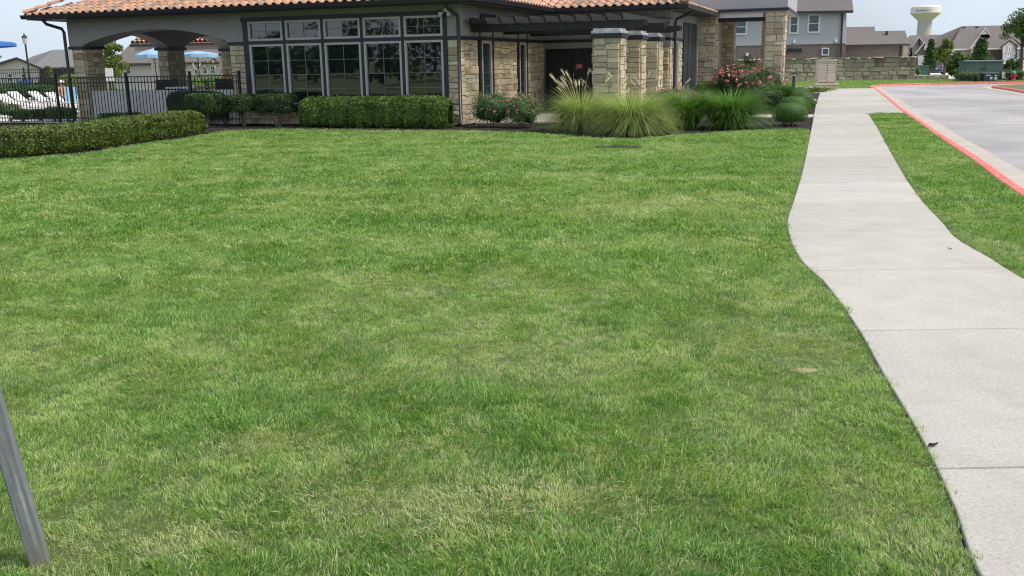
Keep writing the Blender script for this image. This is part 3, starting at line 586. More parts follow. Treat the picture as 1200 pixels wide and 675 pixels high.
# stone faces
ns = 0
ns += stone_face(wallB, (-.06, .40, 0), 'right', 1.0, 2.34, 11)
ns += stone_face(wallB, (-.06, 2.72, 0), 'right', 2.05, 2.34, 12)
ns += stone_face(wallB, (-.06, 5.86, 0), 'right', 1.72, 2.34, 13)
stone_face(wallB, (-.06, 1.42, 0), 'right', 1.28, .42, 14, single=False); stone_face(wallB, (-.06, 4.78, 0), 'right', 1.08, .42, 15, single=False)
ns += stone_face(wall_o, (-.38, .055, 0), 'front', .325, 2.34, 16, mw=.34); ns += stone_face(wall_o, (-.055, .055, 0), 'right', .345, 2.34, 17)
ns += stone_face(wall_o, (-7.5, .055, 0), 'front', .55, 2.34, 18)
ns += stone_face(wall_o, (-6.95, .06, 0), 'front', 2.3, .54, 19); stone_face(wall_o, (-4.65, .06, 0), 'front', 4.27, .54, 20, single=False)
stone_face(wallD, (3.1, 7.65, 0), 'front', 1.25, 2.12, 21, single=False); stone_face(wallD, (4.35, 7.65, 0), 'right', .62, 2.34, 22, single=False); stone_face(wallD, (4.35, 9.05, 0), 'right', .85, 2.34, 23, single=False)
# dark trim boards
def board(x0, x1, y0, y1, z0, z1, name='trim_board', m='trim_dark', parent=CL): return MB().box(x0, x1, y0, y1, z0, z1).build(name, m, parent)
board(-7.55, -6.97, -.03, .02, 2.335, 2.425); board(-.36, .03, -.03, .02, 2.335, 2.425); board(-.025, .03, .02, 7.57, 2.335, 2.425)
board(.03, 4.43, 7.565, 7.61, 2.335, 2.425); board(4.37, 4.43, 7.61, 9.9, 2.335, 2.425)
WX = [(-6.66, -5.57), (-5.45, -4.34), (-4.17, -3.06), (-2.93, -1.79), (-1.64, -.50)]
WX = [(-6.78, -5.60), (-5.50, -4.32), (-4.22, -3.04), (-2.94, -1.76), (-1.66, -.48)]
board(-7.0, -.33, -.05, .03, 2.995, 3.11); board(-6.97, -.36, -.035, .03, 2.335, 2.435); board(-6.97, -.36, -.045, .06, .44, .57)
xs = [-6.97]+[v for ab in WX for v in ab]+[-.36]
for i in range(0, len(xs), 2): board(xs[i], xs[i+1], -.03, .06, .57, 2.335); board(xs[i]+.002, xs[i+1]-.002, -.03, .06, 2.435, 2.995)
# windows: frame > pane, muntin
def window(parent, x0, x1, z0, z1, y, cols, rows, fw=.065, face='front', glassm='window_glass', framem='frame_tan', munt=.014):
    rz = {'front': 0, 'right': math.pi/2}[face]
    if face == 'front': root_loc = ((x0+x1)/2, y, z0)
    else: root_loc = (y, (x0+x1)/2, z0)
    w_ = (x1-x0)/2; h = z1-z0; mb = MB()
    mb.box(-w_, -w_+fw, -.045, .05, 0, h); mb.box(w_-fw, w_, -.045, .05, 0, h); mb.box(-w_+fw, w_-fw, -.045, .05, 0, fw); mb.box(-w_+fw, w_-fw, -.045, .05, h-fw, h)
    fr = mb.build('window', framem, parent, root_loc, (0, 0, rz), bevel=.006); ix0, ix1, iz0, iz1 = -w_+fw, w_-fw, fw, h-fw; cw, rh = (ix1-ix0)/cols, (iz1-iz0)/rows
    for i in range(cols):
        for j in range(rows):
            p = MB(); a0, a1, b0, b1 = ix0+i*cw, ix0+(i+1)*cw, iz0+j*rh, iz0+(j+1)*rh; t1, t2 = random.uniform(-.002, .002), random.uniform(-.002, .002)
            p.add([(a0, .02+t1, b0), (a1, .02-t1, b0), (a1, .02-t1+t2, b1), (a0, .02+t1+t2, b1), (a0, .03, b0), (a1, .03, b0), (a1, .03, b1), (a0, .03, b1)], [(0, 1, 2, 3), (7, 6, 5, 4), (0, 4, 5, 1), (1, 5, 6, 2), (2, 6, 7, 3), (3, 7, 4, 0)]); p.build('pane', glassm, fr)
    for i in range(1, cols): x = ix0+i*cw; MB().box(x-munt/2, x+munt/2, .004, .024, iz0, iz1).build('muntin', 'muntin', fr)
    for j in range(1, rows): z = iz0+j*rh; MB().box(ix0, ix1, .006, .022, z-munt/2, z+munt/2).build('muntin', 'muntin', fr)
    return fr
for a, b_ in WX:
    window(CL, a, b_, .57, 2.335, .01, 2, 4); window(CL, a, b_, 2.435, 2.995, .01, 2, 2)
    MB().box(a-.002, b_+.002, .062, .4, .56, 3.05).build('window_reveal', 'door_dark', CL)
# narrow windows of the recess wall, each with dark side boards to the band
for y0, y1 in ((1.55, 2.58), (4.86, 5.76)):
    window(CL, y0+.1, y1-.1, .52, 2.335, -.035, 1, 4, face='right', fw=.09)
    board(-.05, .012, y0-.06, y0+.1, .42, 2.335); board(-.05, .012, y1-.1, y1+.04, .42, 2.335); board(-.05, .02, y0-.06, y1+.04, .40, .52)
    board(-.03, .012, y0-.06, y0+.02, 2.425, ZS-.35); board(-.03, .012, y1-.04, y1+.04, 2.425, ZS-.35)
    MB().box(-.09, -.055, y0+.05, y1-.05, .5, 2.34).build('window_reveal', 'door_dark', CL)
board(.0, .05, 1.55, 2.75, 2.90, 3.08)
# entrance doors
dr = MB().box(.03, 1.95, 7.62, 7.68, .03, 2.13).build('door_frame', 'trim_dark', CL)
for x0, x1 in ((.10, .985), (1.0, 1.88)):
    d_ = MB().box(x0, x1, 7.58, 7.617, .06, 2.08).build('door', 'door_dark', CL)
    for z0, z1 in ((.2, .95), (1.08, 1.95)): MB().box(x0+.14, x1-.14, 7.568, 7.579, z0, z1).build('door_panel', 'door_dark', d_, bevel=.01)
    hx = x1-.07 if x0 < .5 else x0+.07; MB().tube([(hx, 7.53, .95), (hx, 7.53, 1.3)], .014).build('handle', 'rim', d_)
sg = MB().box(1.14, 1.40, 7.552, 7.566, 1.44, 1.62).build('sign', 'red_sign', CL)
for k, (a, b_) in enumerate(((1.18, 1.36), (1.17, 1.37), (1.20, 1.34), (1.17, 1.36))): MB().box(a, b_, 7.549, 7.5515, 1.575-k*.033, 1.587-k*.033).build('print', 'white_print', sg)
MB().box(1.135, 1.165, 7.547, 7.5515, 1.425, 1.455).build('tape', 'white_print', sg)
# right-hand wing wall: slim window and dark panel
window(CL, 8.35, 8.95, .15, 2.335, 4.385, 1, 3, face='right', fw=.09); MB().box(4.25, 4.345, 8.3, 9.0, .1, 2.34).build('window_reveal', 'door_dark', CL); board(4.36, 4.42, 8.25, 8.36, .1, 2.335); board(4.36, 4.42, 8.94, 9.06, .1, 2.335)
pd = MB().box(4.05, 4.40, 9.95, 12.9, .02, 3.0).build('dark_panel', 'trim_dark', CL)
for k in range(3): MB().box(4.40, 4.425, 10.05+k*.95, 10.9+k*.95, .12, 2.9).build('panel', 'trim_dark', pd, bevel=.01)
board(4.30, 4.46, 12.9, 13.0, .02, 3.25, 'edge_strip', 'frame_tan')
board(3.3, 4.12, 9.9, 10.0, 0, ZS, 'inner_wall', 'stucco')
# floodlight and downspouts
fl = MB().box(-.40, -.28, -.10, -.0, 3.06, 3.16).build('floodlight', 'white_plastic', CL, bevel=.01)
for sx in (-1, 1): MB().lathe([(.02, 0), (.03, .05), (.06, .14), (.055, .15)], n=12).build('lamp_head', 'white_plastic', fl, (-.34+sx*.06, -.10, 3.06), (R(115), 0, R(sx*35)), smooth=True)
def pipe(pts, name='downspout', r_=.05): return MB().tube(pts, r_, 8).build(name, 'gutter_dark', CL, smooth=True)
pipe([(-.17, -.52, 3.30), (-.15, -.42, 3.16), (.0, -.12, 2.98), (.02, -.09, 2.9), (.02, -.09, .12), (.06, -.28, .05)])
pipe([(-14.1, -.5, 3.28), (-14.0, -.42, 3.12), (-13.72, -.10, 2.98), (-13.68, -.07, 2.86), (-13.68, -.07, .1), (-13.66, -.3, .04)])
pipe([(4.95, 8.2, 3.30), (4.9, 8.2, 3.18), (4.52, 8.0, 3.02), (4.48, 8.0, 2.9), (4.48, 8.0, .1), (4.6, 8.0, .04)])
# roof: eave outline, gutters, soffit
S0, S1, T0, T1, S2 = -14.6, .75, -.62, 6.2, 5.1
PT = .34; RUN = 5.2
rf = MB()
zb = ZG-.02
def rp(x, y, u): return (x, y, zb+u*PT)
rf.add([rp(S0, T0, 0), rp(S1, T0, 0), rp(S1-RUN, T0+RUN, RUN), rp(S0+RUN, T0+RUN, RUN)], [(0, 1, 2, 3)])
rf.add([rp(S1, T0, 0), rp(S1, T1, 0), rp(S1-RUN, T1+RUN, RUN), rp(S1-RUN, T0+RUN, RUN)], [(0, 1, 2, 3)])
rf.add([rp(S1, T1, 0), rp(S2, T1, 0), rp(S2-RUN, T1+RUN, RUN), rp(S1-RUN, T1+RUN, RUN)], [(0, 1, 2, 3)])
rf.add([rp(S2, T1, 0), rp(S2, 13.9, 0), rp(S2-RUN, 13.9, RUN), rp(S2-RUN, T1+RUN, RUN)], [(0, 1, 2, 3)])
rf.add([rp(S0, T0, 0), rp(S0, T0+2*RUN, 0), rp(S0+RUN, T0+RUN, RUN)], [(0, 2, 1)])
rf.add([rp(S0, T0+2*RUN, 0), rp(S0+RUN, T0+RUN, RUN), rp(S1-RUN, T0+RUN, RUN), rp(S1-RUN, T0+2*RUN, 0)], [(0, 3, 2, 1)])
roof = rf.build('roof', 'tile', CL)
sl = Slope((S0, T0, zb), (1, 0), (0, 1), PT); c = lay_tiles(sl, S1-S0, 6, lambda a, u: u < a+.05 and a < S1-S0-u, roof, 4, 1)
sl2 = Slope((S1, T0, zb), (0, 1), (-1, 0), PT); c2_ = lay_tiles(sl2, T1-T0, 8, lambda a, u: u < a and a < T1-T0+u, roof, 3, 2)
sl3 = Slope((S1, T1, zb), (1, 0), (0, 1), PT); c3 = lay_tiles(sl3, S2-S1+3.2, 6, lambda a, u: -u < a < S2-S1-u, roof, 4, 3)
sl3b = Slope((S1-2.6, T1, zb), (1, 0), (0, 1), PT); lay_tiles(sl3b, 2.6, 7, lambda a, u: (a-2.6) > -u, roof, 0, 4)
sl4 = Slope((S2, T1, zb), (0, 1), (-1, 0), PT); lay_tiles(sl4, 7.6, 3, lambda a, u: u < a, roof, 0, 5)
sl5 = Slope((S0, T0+2*RUN, zb), (0, -1), (1, 0), PT); lay_tiles(sl5, 2*RUN, 3, lambda a, u: u < a and a < 2*RUN-u, roof, 0, 6)
# hip caps
def caps(x, y, dx, dy, n):
    v = []; m_ = 8; d = np.array((dx, dy, PT)); d /= np.linalg.norm(d); sd_ = np.cross(d, (0, 0, 1.)); sd_ /= np.linalg.norm(sd_); un = np.cross(sd_, d)
    for k in range(n):
        mb = MB(); a = np.array((x, y, zb+.075))+d*(k*.40-.06)
        for l_, r_, h in ((0, .125, .035), (.47, .10, 0)):
            for j in range(m_+1): an = math.pi*j/m_; mb.v.append(tuple(a+d*l_+sd_*math.cos(an)*r_+un*(math.sin(an)*r_*.8+h)))
        for l_, r_ in ((0, .095),):
            for j in range(m_+1): an = math.pi*j/m_; mb.v.append(tuple(a+d*l_+sd_*math.cos(an)*r_+un*(math.sin(an)*r_*.7+.02)))
        n_ = m_+1; mb.f = [(j, j+1, n_+j+1, n_+j) for j in range(m_)]+[(2*n_+j, 2*n_+j+1, j+1, j) for j in range(m_)]
        mb.build('hip_tile', 'tile', roof)
caps(S0, T0, .7071, .7071, 9); caps(S2, T1, -.7071, .7071, 6); caps(S1, T0, -.7071, .7071, 4)
gt = MB()
def gutter(a, b_, nrm):
    a = np.array(a, float); b_ = np.array(b_, float); nrm = np.array(nrm, float); d = b_-a; 
    prof = [(0, ZG), (-.13, ZG), (-.125, ZG-.03), (-.09, ZG-.12), (0, ZG-.125)]
    v = [(*(p+nrm*-q), z) for p in (a, b_) for q, z in prof]; n = 5
    return MB().add(v, [tuple(range(n)), tuple(range(n, 2*n))]+[(i, (i+1) % n, n+(i+1) % n, n+i) for i in range(n)]).build('gutter', 'gutter_dark', CL)
gutter((S0-.12, T0), (S1+.12, T0), (0, -1)); gutter((S1, T0+.003), (S1, T1-.13), (1, 0)); gutter((S1+.003, T1), (S2+.12, T1), (0, -1)); gutter((S2, T1+.003), (S2, 13.2), (1, 0)); gutter((S0, T0+.003), (S0, T0+2*RUN), (-1, 0))
sf = MB(); sf.box(S0+.01, S1-.01, T0+.01, 0.06, ZS+.002, ZS+.10); sf.box(-.2, S1-.01, .06, T1+.01, ZS+.002, ZS+.10); sf.box(-.2, S2-.01, T1+.01, 7.8, ZS+.002, ZS+.10); sf.box(4.2, S2-.01, 7.8, 13, ZS+.002, ZS+.10); sf.box(S0+.01, -13.5, .06, 9, ZS+.002, ZS+.10); sf.build('soffit', 'soffit', CL)
fb = MB(); fb.box(S0+.004, S1-.004, T0+.004, T0+.03, ZS-.02, ZG+.01); fb.box(S1-.03, S1-.004, T0+.03, T1, ZS-.02, ZG+.01); fb.box(S1-.03, S2-.004, T1+.004, T1+.03, ZS-.02, ZG+.01); fb.box(S2-.03, S2-.004, T1+.03, 13, ZS-.02, ZG+.01); fb.box(S0+.004, S0+.03, T0+.03, T0+2*RUN, ZS-.02, ZG+.01); fb.build('fascia', 'trim_dark', CL)
# covered terrace at the left end: arch wall, piers, side arches
def arch_poly(x0, x1, xa, xb, zs, zc, zt, n=14):
    """wall strip x0..x1 up to zt with a segmental arch between xa, xb"""
    p = [(x0, 2.42), (xa, 2.42), (xa, zs)]+[(xa+(xb-xa)*k/n, zs+(zc-zs)*(1-(2*k/n-1)**2)) for k in range(1, n)]+[(xb, zs), (xb, 2.42), (x1, 2.42), (x1, zt), (x0, zt)]; return p
def strip_wall(mb, poly_pts, lo, hi, axis):
    mb.prism(poly_pts, axis, lo, hi); return mb
def arched(mb, x0, x1, openings, zs, zc, zt, lo, hi, axis, n=16):
    xs_ = sorted(set([x0, x1]+[o[0]+(o[1]-o[0])*k/n for o in openings for k in range(n+1)]))
    for a, b_ in zip(xs_[:-1], xs_[1:]):
        m_ = (a+b_)/2; op = [o for o in openings if o[0] < m_ < o[1]]
        if op:
            f_ = lambda x: zs+(zc-zs)*(1-(2*(x-op[0][0])/(op[0][1]-op[0][0])-1)**2); mb.prism([(a, f_(a)), (b_, f_(b_)), (b_, zt), (a, zt)], axis, lo, hi)
        else: mb.prism([(a, 2.42), (b_, 2.42), (b_, zt), (a, zt)], axis, lo, hi)
aw = MB(); arched(aw, -13.6, -7.5, [(-13.03, -7.6)], 2.47, 2.88, ZS, 0, .92, 'y'); aw.build('arch_wall', 'stucco', CL)
aw = MB(); arched(aw, .92, 8.6, [(.93, 4.05), (5.0, 7.75)], 2.47, 2.86, ZS, -13.6, -13.03, 'x'); aw.build('arch_wall', 'stucco', CL)
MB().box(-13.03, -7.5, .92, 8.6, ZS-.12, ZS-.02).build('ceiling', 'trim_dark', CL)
for k, (y0, y1) in enumerate(((0, .92), (4.05, 5.0), (7.75, 8.6))):
    pr_ = MB().box(-13.54, -13.09, y0+.06, y1-.06, 0, 2.335).build('pier', 'mortar', CL)
    stone_face(pr_, (-13.54, y0+.06, 0), 'front', .45, 2.335, 40+k, single=(k < 1), mw=.4); stone_face(pr_, (-13.09, y0+.06, 0), 'right', y1-y0-.12, 2.335, 50+k, single=(k < 1))
    MB().box(-13.63, -13.0, y0-.03, y1+.03, 2.33, 2.425).build('pier_band', 'trim_dark', CL)
rl = MB().lathe([(.09, 0), (.09, -.02)], n=16).build('recessed_light', 'lamp_glass', CL, (-10.9, .45, 2.872))
MB().box(-13.03, -7.55, .12, .26, 0, 1.03).build('knee_wall', 'stucco_light', CL)
MB().box(-13.03, -7.55, .3, 8.6, .0, .03).build('terrace_floor', 'patio', CL)
print('clubhouse stones', ns, 'tiles', c, c2_, c3)

# ================================================================== PERGOLA
PG = empty('pergola', W(2.5, .6), -AA, 'dark timber pergola on three limestone columns shading the entrance', 'pergola')
def pgb(mb, name, m, parent=PG, bevel=0): 
    mb.v = [(x-2.5, y-.6, z) for x, y, z in mb.v]; return mb.build(name, m, parent, bevel=bevel)
CT = [.6, 3.2, 5.8]; CX0, CX1 = 3.58, 4.39
for k, t in enumerate(CT):
    co = pgb(MB().box(CX0+.055, CX1-.055, t+.055, t+.665, 0, 2.29), 'column', 'mortar')
    stone_face(co, (CX0+.055-2.5, t+.055-.6, 0), 'front', CX1-CX0-.11, 2.29, 60+k, mw=.46, mh=.24); stone_face(co, (CX1-.055-2.5, t+.055-.6, 0), 'right', .61, 2.29, 70+k, mw=.36, mh=.24)
    stone_face(co, (CX0+.055-2.5, t+.665-.6, 0), 'left', .61, 2.29, 80+k, single=False)
    pgb(MB().box(CX0-.03, CX1+.03, t-.03, t+.75, 2.292, 2.40), 'column_band', 'trim_dark'); pgb(MB().box(CX0-.01, CX1+.01, t-.01, t+.73, 2.401, 2.47), 'column_cap', 'cap_stone', bevel=.01); pgb(MB().box(CX0+.03, CX1-.03, t+.03, t+.69, 2.471, 2.53), 'column_cap', 'cap_stone', bevel=.01)
for t in CT:
    yb = t+.36
    for dy in (-.13, .13): 
        mb = MB(); x0, x1 = .035, 5.0; mb.prism([(x0, 2.535), (x1-.35, 2.535), (x1, 2.60), (x1, 2.74), (x0, 2.74)], 'y', yb+dy-.035, yb+dy+.035); pgb(mb, 'beam', 'pergola_wood')
k = 0; x = .22
while x < 4.75:
    mb = MB(); y0, y1 = .28, 6.75; mb.prism([(y0, 2.84), (y0+.16, 2.741), (y1-.16, 2.741), (y1, 2.84), (y1, 2.91), (y0, 2.91)], 'x', x-.03, x+.03); pgb(mb, 'rafter', 'pergola_wood'); x += .425
for y in (1.6, 2.6, 4.2, 5.2): pgb(MB().box(.04, 4.9, y-.02, y+.02, 2.912, 2.95), 'batten', 'pergola_wood')

# ================================================================== PORTICO
PO = empty('portico', W(5.9, 13.2), -AA, 'tall grey stucco entrance canopy on limestone piers beside the rose bushes', 'building')
def pob(mb, name, m, parent=PO, bevel=0): 
    mb.v = [(x-5.9, y-13.2, z) for x, y, z in mb.v]; return mb.build(name, m, parent, bevel=bevel)
for k, (x0, x1, y0, y1, sg_) in enumerate(((4.32, 5.12, 13.2, 14.0, 1), (6.86, 7.66, 13.2, 14.0, 1), (4.55, 5.25, 17.6, 18.4, 0), (6.32, 6.98, 17.6, 18.4, 0))):
    co = pob(MB().box(x0+.06, x1-.06, y0+.06, y1-.06, 0, 3.38), 'pier', 'mortar')
    stone_face(co, (x0+.06-5.9, y0+.06-13.2, 0), 'front', x1-x0-.12, 3.38, 90+k, mw=.46, mh=.26, single=bool(sg_)); stone_face(co, (x1-.06-5.9, y0+.06-13.2, 0), 'right', y1-y0-.12, 3.38, 95+k, mw=.4, mh=.26, single=bool(sg_))
pob(MB().box(4.3, 7.72, 13.22, 18.5, 3.385, 3.42), 'ceiling', 'stucco_light')
pob(MB().box(4.24, 7.76, 13.14, 18.5, 3.421, 3.53), 'band', 'trim_dark'); pob(MB().box(5.16, 6.82, 13.3, 13.9, 3.22, 3.384), 'beam', 'stucco_light'); pob(MB().box(5.13, 6.85, 13.5, 13.8, 3.08, 3.218), 'beam', 'trim_dark')
pob(MB().box(4.28, 7.70, 13.2, 18.45, 3.531, 5.2), 'parapet', 'stucco_portico'); pob(MB().box(4.2, 7.78, 13.1, 18.55, 5.201, 5.35), 'coping', 'trim_dark')
pob(MB().box(4.41, 4.74, 14.1, 18.0, 0, 3.37), 'side_wall', 'mortar')

# ================================================================== IRON FENCES
def fence(s0, s1, t, ztop, posts, pitch, label, name='iron_fence', pk_r=.009, zb_=.06, group=None):
    FE = empty(name, W((s0+s1)/2, t), -AA, label, 'fence', group); c = (s0+s1)/2; pm = MB().box(-pk_r, pk_r, -pk_r, pk_r, zb_, ztop-.015).mesh('picket', 'iron_black'); po = MB().box(-.032, .032, -.032, .032, 0, ztop+.10).box(-.04, .04, -.04, .04, ztop+.101, ztop+.125).mesh('post', 'iron_black')
    for z in (ztop-.03, ztop-.2, .16): MB().box(s0-c, s1-c, -.016, .016, z, z+.032).build('rail', 'iron_black', FE)
    x = s0
    while x < s1:
        if min(abs(x-p) for p in posts) > .05: link('picket', pm, None, FE, (x-c, 0, 0))
        x += pitch
    for p_ in posts: link('post', po, None, FE, (p_-c, 0, 0))
fence(-17.6, -6.98, -.34, 1.47, [-17.5, -14.0, -11.17, -8.77, -7.0], .125, 'black iron picket fence with square posts in front of the covered terrace')

# ================================================================== FOLIAGE
def leaves(C, Nrm, size, r_, flat=.55, asp=.62):
    """leaf quads (bent diamonds) at points C, roughly facing Nrm"""
    n = len(C); v = r_.normal(0, 1, (n, 3)); nr = Nrm*flat+v*(1-flat)*.8; nr /= np.linalg.norm(nr, axis=1)[:, None]+1e-9
    a = np.cross(nr, r_.normal(0, 1, (n, 3))); a /= np.linalg.norm(a, axis=1)[:, None]+1e-9; b_ = np.cross(nr, a); s = (size*r_.uniform(.6, 1.35, n))[:, None]
    return np.stack([C-a*s*.5, C+b_*s*asp*.5+nr*s*.08, C+a*s*.5, C-b_*s*asp*.5+nr*s*.08], 1).reshape(-1, 3)
def foliage(name, C, Nrm, size, m, parent, seed=0, flat=.5, loc=None):
    r_ = np.random.default_rng(seed); n = len(C); me = npmesh(name, leaves(C, Nrm, size, r_, flat), np.arange(4*n).reshape(-1, 4), m, np.repeat(r_.random(n), 4)); return link(name, me, None, parent, loc)
def hedge(name, label, path, wd, ht, m, seed, dens=900, leaf_=.04, bumps=.06, z0=.08, bump_len=.9, cat='hedge', end=.42, top_var=.04, group=None):
    """clipped hedge following a path (world XY)"""
    r_ = np.random.default_rng(seed); P_ = np.array(catmull(path, 8)); seg = np.linalg.norm(np.diff(P_, axis=0), axis=1); cum = np.concatenate([[0], np.cumsum(seg)]); Ln = cum[-1]
    root = empty(name, (*P_.mean(0), 0), 0, label, cat, group); o = P_.mean(0)
    def surf(u, th, k=1.0):
        x = np.interp(u, cum, P_[:, 0]); y = np.interp(u, cum, P_[:, 1]); tx = np.gradient(P_, axis=0); tx /= np.linalg.norm(tx, axis=1)[:, None]; dx = np.interp(u, cum, tx[:, 0]); dy = np.interp(u, cum, tx[:, 1])
        e = np.minimum(u, Ln-u).clip(0, end)/end; ef = np.sqrt(1-(1-e)**2*.75)
        lump = 1+bumps*(np.sin(u/bump_len*6.28+seed)+.7*np.sin(u/bump_len*2.7*6.28+th*2))*.6+bumps*1.2*(vnoise(u, th*1.3+seed, 3.0)-.5)+.13*(vnoise(u*2.2, th*2.0+seed, 3.5)-.5)
        c, s = np.cos(th), np.sin(th); ex = .56; px = np.sign(c)*np.abs(c)**ex*wd/2; pz = np.sign(s)*np.abs(s)**ex*(ht-z0)/2
        px = px*lump*ef*k; pz = pz*(1+top_var*(vnoise(u, seed*3.1+0*u, 1.6)-.5)*2)*(.55+.45*ef)*k
        zz = z0+(ht-z0)/2*(.6+.4*ef)+pz-(1-(.6+.4*ef))*0
        return np.stack([x-dy*px-o[0], y+dx*px-o[1], zz+.02*lump], 1), np.stack([-dy*c, dx*c, s], 1)
    per = 2*(wd+ht); n = int(Ln*per*dens+wd*ht*dens*3); u = r_.uniform(0, Ln, n); u = np.where(r_.random(n) < .12, r_.choice([0, Ln], n)+r_.normal(0, .08, n), u).clip(0, Ln)
    th = r_.uniform(-1.0, math.pi+1.0, n); Pt, Nm = surf(u, th, 1-np.abs(r_.normal(0, .06, n))+r_.random(n)**6*.10)
    foliage('foliage', Pt, Nm, leaf_, m, root, seed, .62)
    nu, nth = max(6, int(Ln/.15)), 16; U, T = np.meshgrid(np.linspace(0, Ln, nu), np.linspace(0, 2*math.pi, nth, endpoint=False), indexing='ij'); V, _ = surf(U.ravel(), T.ravel(), .80)
    Q = [(i*nth+j, i*nth+(j+1) % nth, (i+1)*nth+(j+1) % nth, (i+1)*nth+j) for i in range(nu-1) for j in range(nth)]
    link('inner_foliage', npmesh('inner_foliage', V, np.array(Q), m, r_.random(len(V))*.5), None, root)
    mb = MB(); x = .25
    while x < Ln: 
        q = (np.interp(x, cum, P_[:, 0])-o[0], np.interp(x, cum, P_[:, 1])-o[1])
        for s in range(3): a = random.uniform(0, 6.28); mb.tube([(q[0], q[1], -.02), (q[0]+.12*math.cos(a), q[1]+.12*math.sin(a), z0+.12)], [.016, .01], 5)
        x += .6
    mb.build('stems', 'bark', root); return root
def gp(*p): return G(*p)[:2]
# low box hedge curving away on the left; its ground line comes from the bed edge
hp = [gp(x, y) for x, y in ((-60, 190), (0, 185), (50, 181), (100, 176.5), (162, 167), (212, 160), (243, 154.5))]; hp = [p+np.array((-.33, .12)) for p in hp]
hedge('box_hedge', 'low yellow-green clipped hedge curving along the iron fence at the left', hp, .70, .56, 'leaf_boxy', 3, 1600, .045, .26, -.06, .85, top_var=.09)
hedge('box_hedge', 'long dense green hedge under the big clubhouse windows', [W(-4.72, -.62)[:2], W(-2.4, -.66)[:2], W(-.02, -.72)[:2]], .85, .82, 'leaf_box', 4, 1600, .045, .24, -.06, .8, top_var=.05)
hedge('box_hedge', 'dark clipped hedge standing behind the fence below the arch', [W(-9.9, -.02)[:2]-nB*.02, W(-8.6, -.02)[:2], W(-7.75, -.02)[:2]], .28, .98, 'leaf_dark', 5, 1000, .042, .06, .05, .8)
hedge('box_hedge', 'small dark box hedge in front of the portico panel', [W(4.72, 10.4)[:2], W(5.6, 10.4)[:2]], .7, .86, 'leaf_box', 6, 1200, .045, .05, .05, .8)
def shrub(name, label, c, rx, ry, z0, z1, m, seed, n=5000, leaf_=.045, trunk=None, rough=.12, cat='shrub', group=None, ex=.75, flat=.5, fuzz=.10):
    """rounded shrub: shell of leaves round a superellipsoid, optional bare stems below"""
    r_ = np.random.default_rng(seed); root = empty(name, (c[0], c[1], 0), r_.uniform(0, 6.28), label, cat, group); hz = (z1-z0)/2; zc = (z0+z1)/2
    def surf(d, k):
        e = np.sign(d)*np.abs(d)**ex; l_ = 1+rough*(fbm(d[:, 0]*2+seed, d[:, 1]*2+d[:, 2]*2.3, 1.1)-.5)*2
        return e*np.array((rx, ry, hz))*(l_*k)[:, None]+np.array((0, 0, zc))
    d = r_.normal(0, 1, (n, 3)); d /= np.linalg.norm(d, axis=1)[:, None]; d = d[d[:, 2] > -.75]; n = len(d)
    foliage('foliage', surf(d, 1-np.abs(r_.normal(0, fuzz, n))+fuzz*.8*r_.random(n)**5), d, leaf_, m, root, seed, flat)
    nu, nv = 14, 8; dd = np.array([(math.cos(a)*math.cos(b_), math.sin(a)*math.cos(b_), math.sin(b_)) for b_ in np.linspace(-1.4, 1.5, nv) for a in np.linspace(0, 6.283, nu, endpoint=False)])
    Q = [(j*nu+i, j*nu+(i+1) % nu, (j+1)*nu+(i+1) % nu, (j+1)*nu+i) for j in range(nv-1) for i in range(nu)]
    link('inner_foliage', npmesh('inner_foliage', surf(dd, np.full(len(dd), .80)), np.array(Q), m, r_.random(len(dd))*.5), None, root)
    mb = MB(); 
    for k in range(trunk or 4):
        a = r_.uniform(0, 6.28); b_ = r_.uniform(.3, .6); mb.tube([(.05*math.cos(a), .05*math.sin(a), -.03), (.5*b_*rx*math.cos(a), .5*b_*ry*math.sin(a), z0*.7), (b_*rx*math.cos(a), b_*ry*math.sin(a), zc)], [.02, .016, .01], 5)
    mb.build('stems', 'dry_stem' if trunk else 'bark', root); return root
SG = 'round box shrubs beside the entrance walk'
def px_ball(px, py, wpx, hpx, name, label, m, seed, **k):
    g = G(px, py); sc = g[1]/F*1.03; r_ = wpx*sc/2; g = g+np.array((0, r_*.8, 0)); return shrub(name, label, g, r_, r_*.95, .02, hpx*sc*.98, m, seed, **k)
px_ball(930, 147.5, 41, 26, 'round_shrub', 'nearest and largest clipped box ball beside the sidewalk', 'leaf_ball', 21, n=11000, leaf_=.024, rough=.03, ex=.9, flat=.85, fuzz=.03, group=SG)
px_ball(934, 140, 36, 26, 'round_shrub', 'second clipped box ball, half hidden behind the nearest one', 'leaf_ball', 22, n=9000, leaf_=.026, rough=.03, ex=.9, flat=.85, fuzz=.03, group=SG)
px_ball(942, 131, 29.5, 23, 'round_shrub', 'third clipped box ball, closest to the sidewalk edge', 'leaf_ball', 23, n=9000, leaf_=.028, rough=.03, ex=.9, flat=.85, fuzz=.03, group=SG)
px_ball(932, 126, 30, 21, 'round_shrub', 'fourth clipped box ball set back to the left', 'leaf_ball', 24, n=8000, leaf_=.03, rough=.03, ex=.9, flat=.85, fuzz=.03, group=SG)
px_ball(941, 117, 24, 14, 'round_shrub', 'farthest clipped box ball below the bollard', 'leaf_ball', 25, n=6000, leaf_=.034, rough=.03, ex=.9, flat=.85, fuzz=.03, group=SG)
SG2 = 'bare-legged shrubs under the first windows'
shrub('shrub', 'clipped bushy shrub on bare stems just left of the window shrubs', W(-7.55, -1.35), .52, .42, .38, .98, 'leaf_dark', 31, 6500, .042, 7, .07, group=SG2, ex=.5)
shrub('shrub', 'dark shrub on bare stems at the left end of the windows', W(-6.62, -.75), .55, .42, .36, .92, 'leaf_dark', 32, 6500, .042, 7, .12, group=SG2, ex=.5)
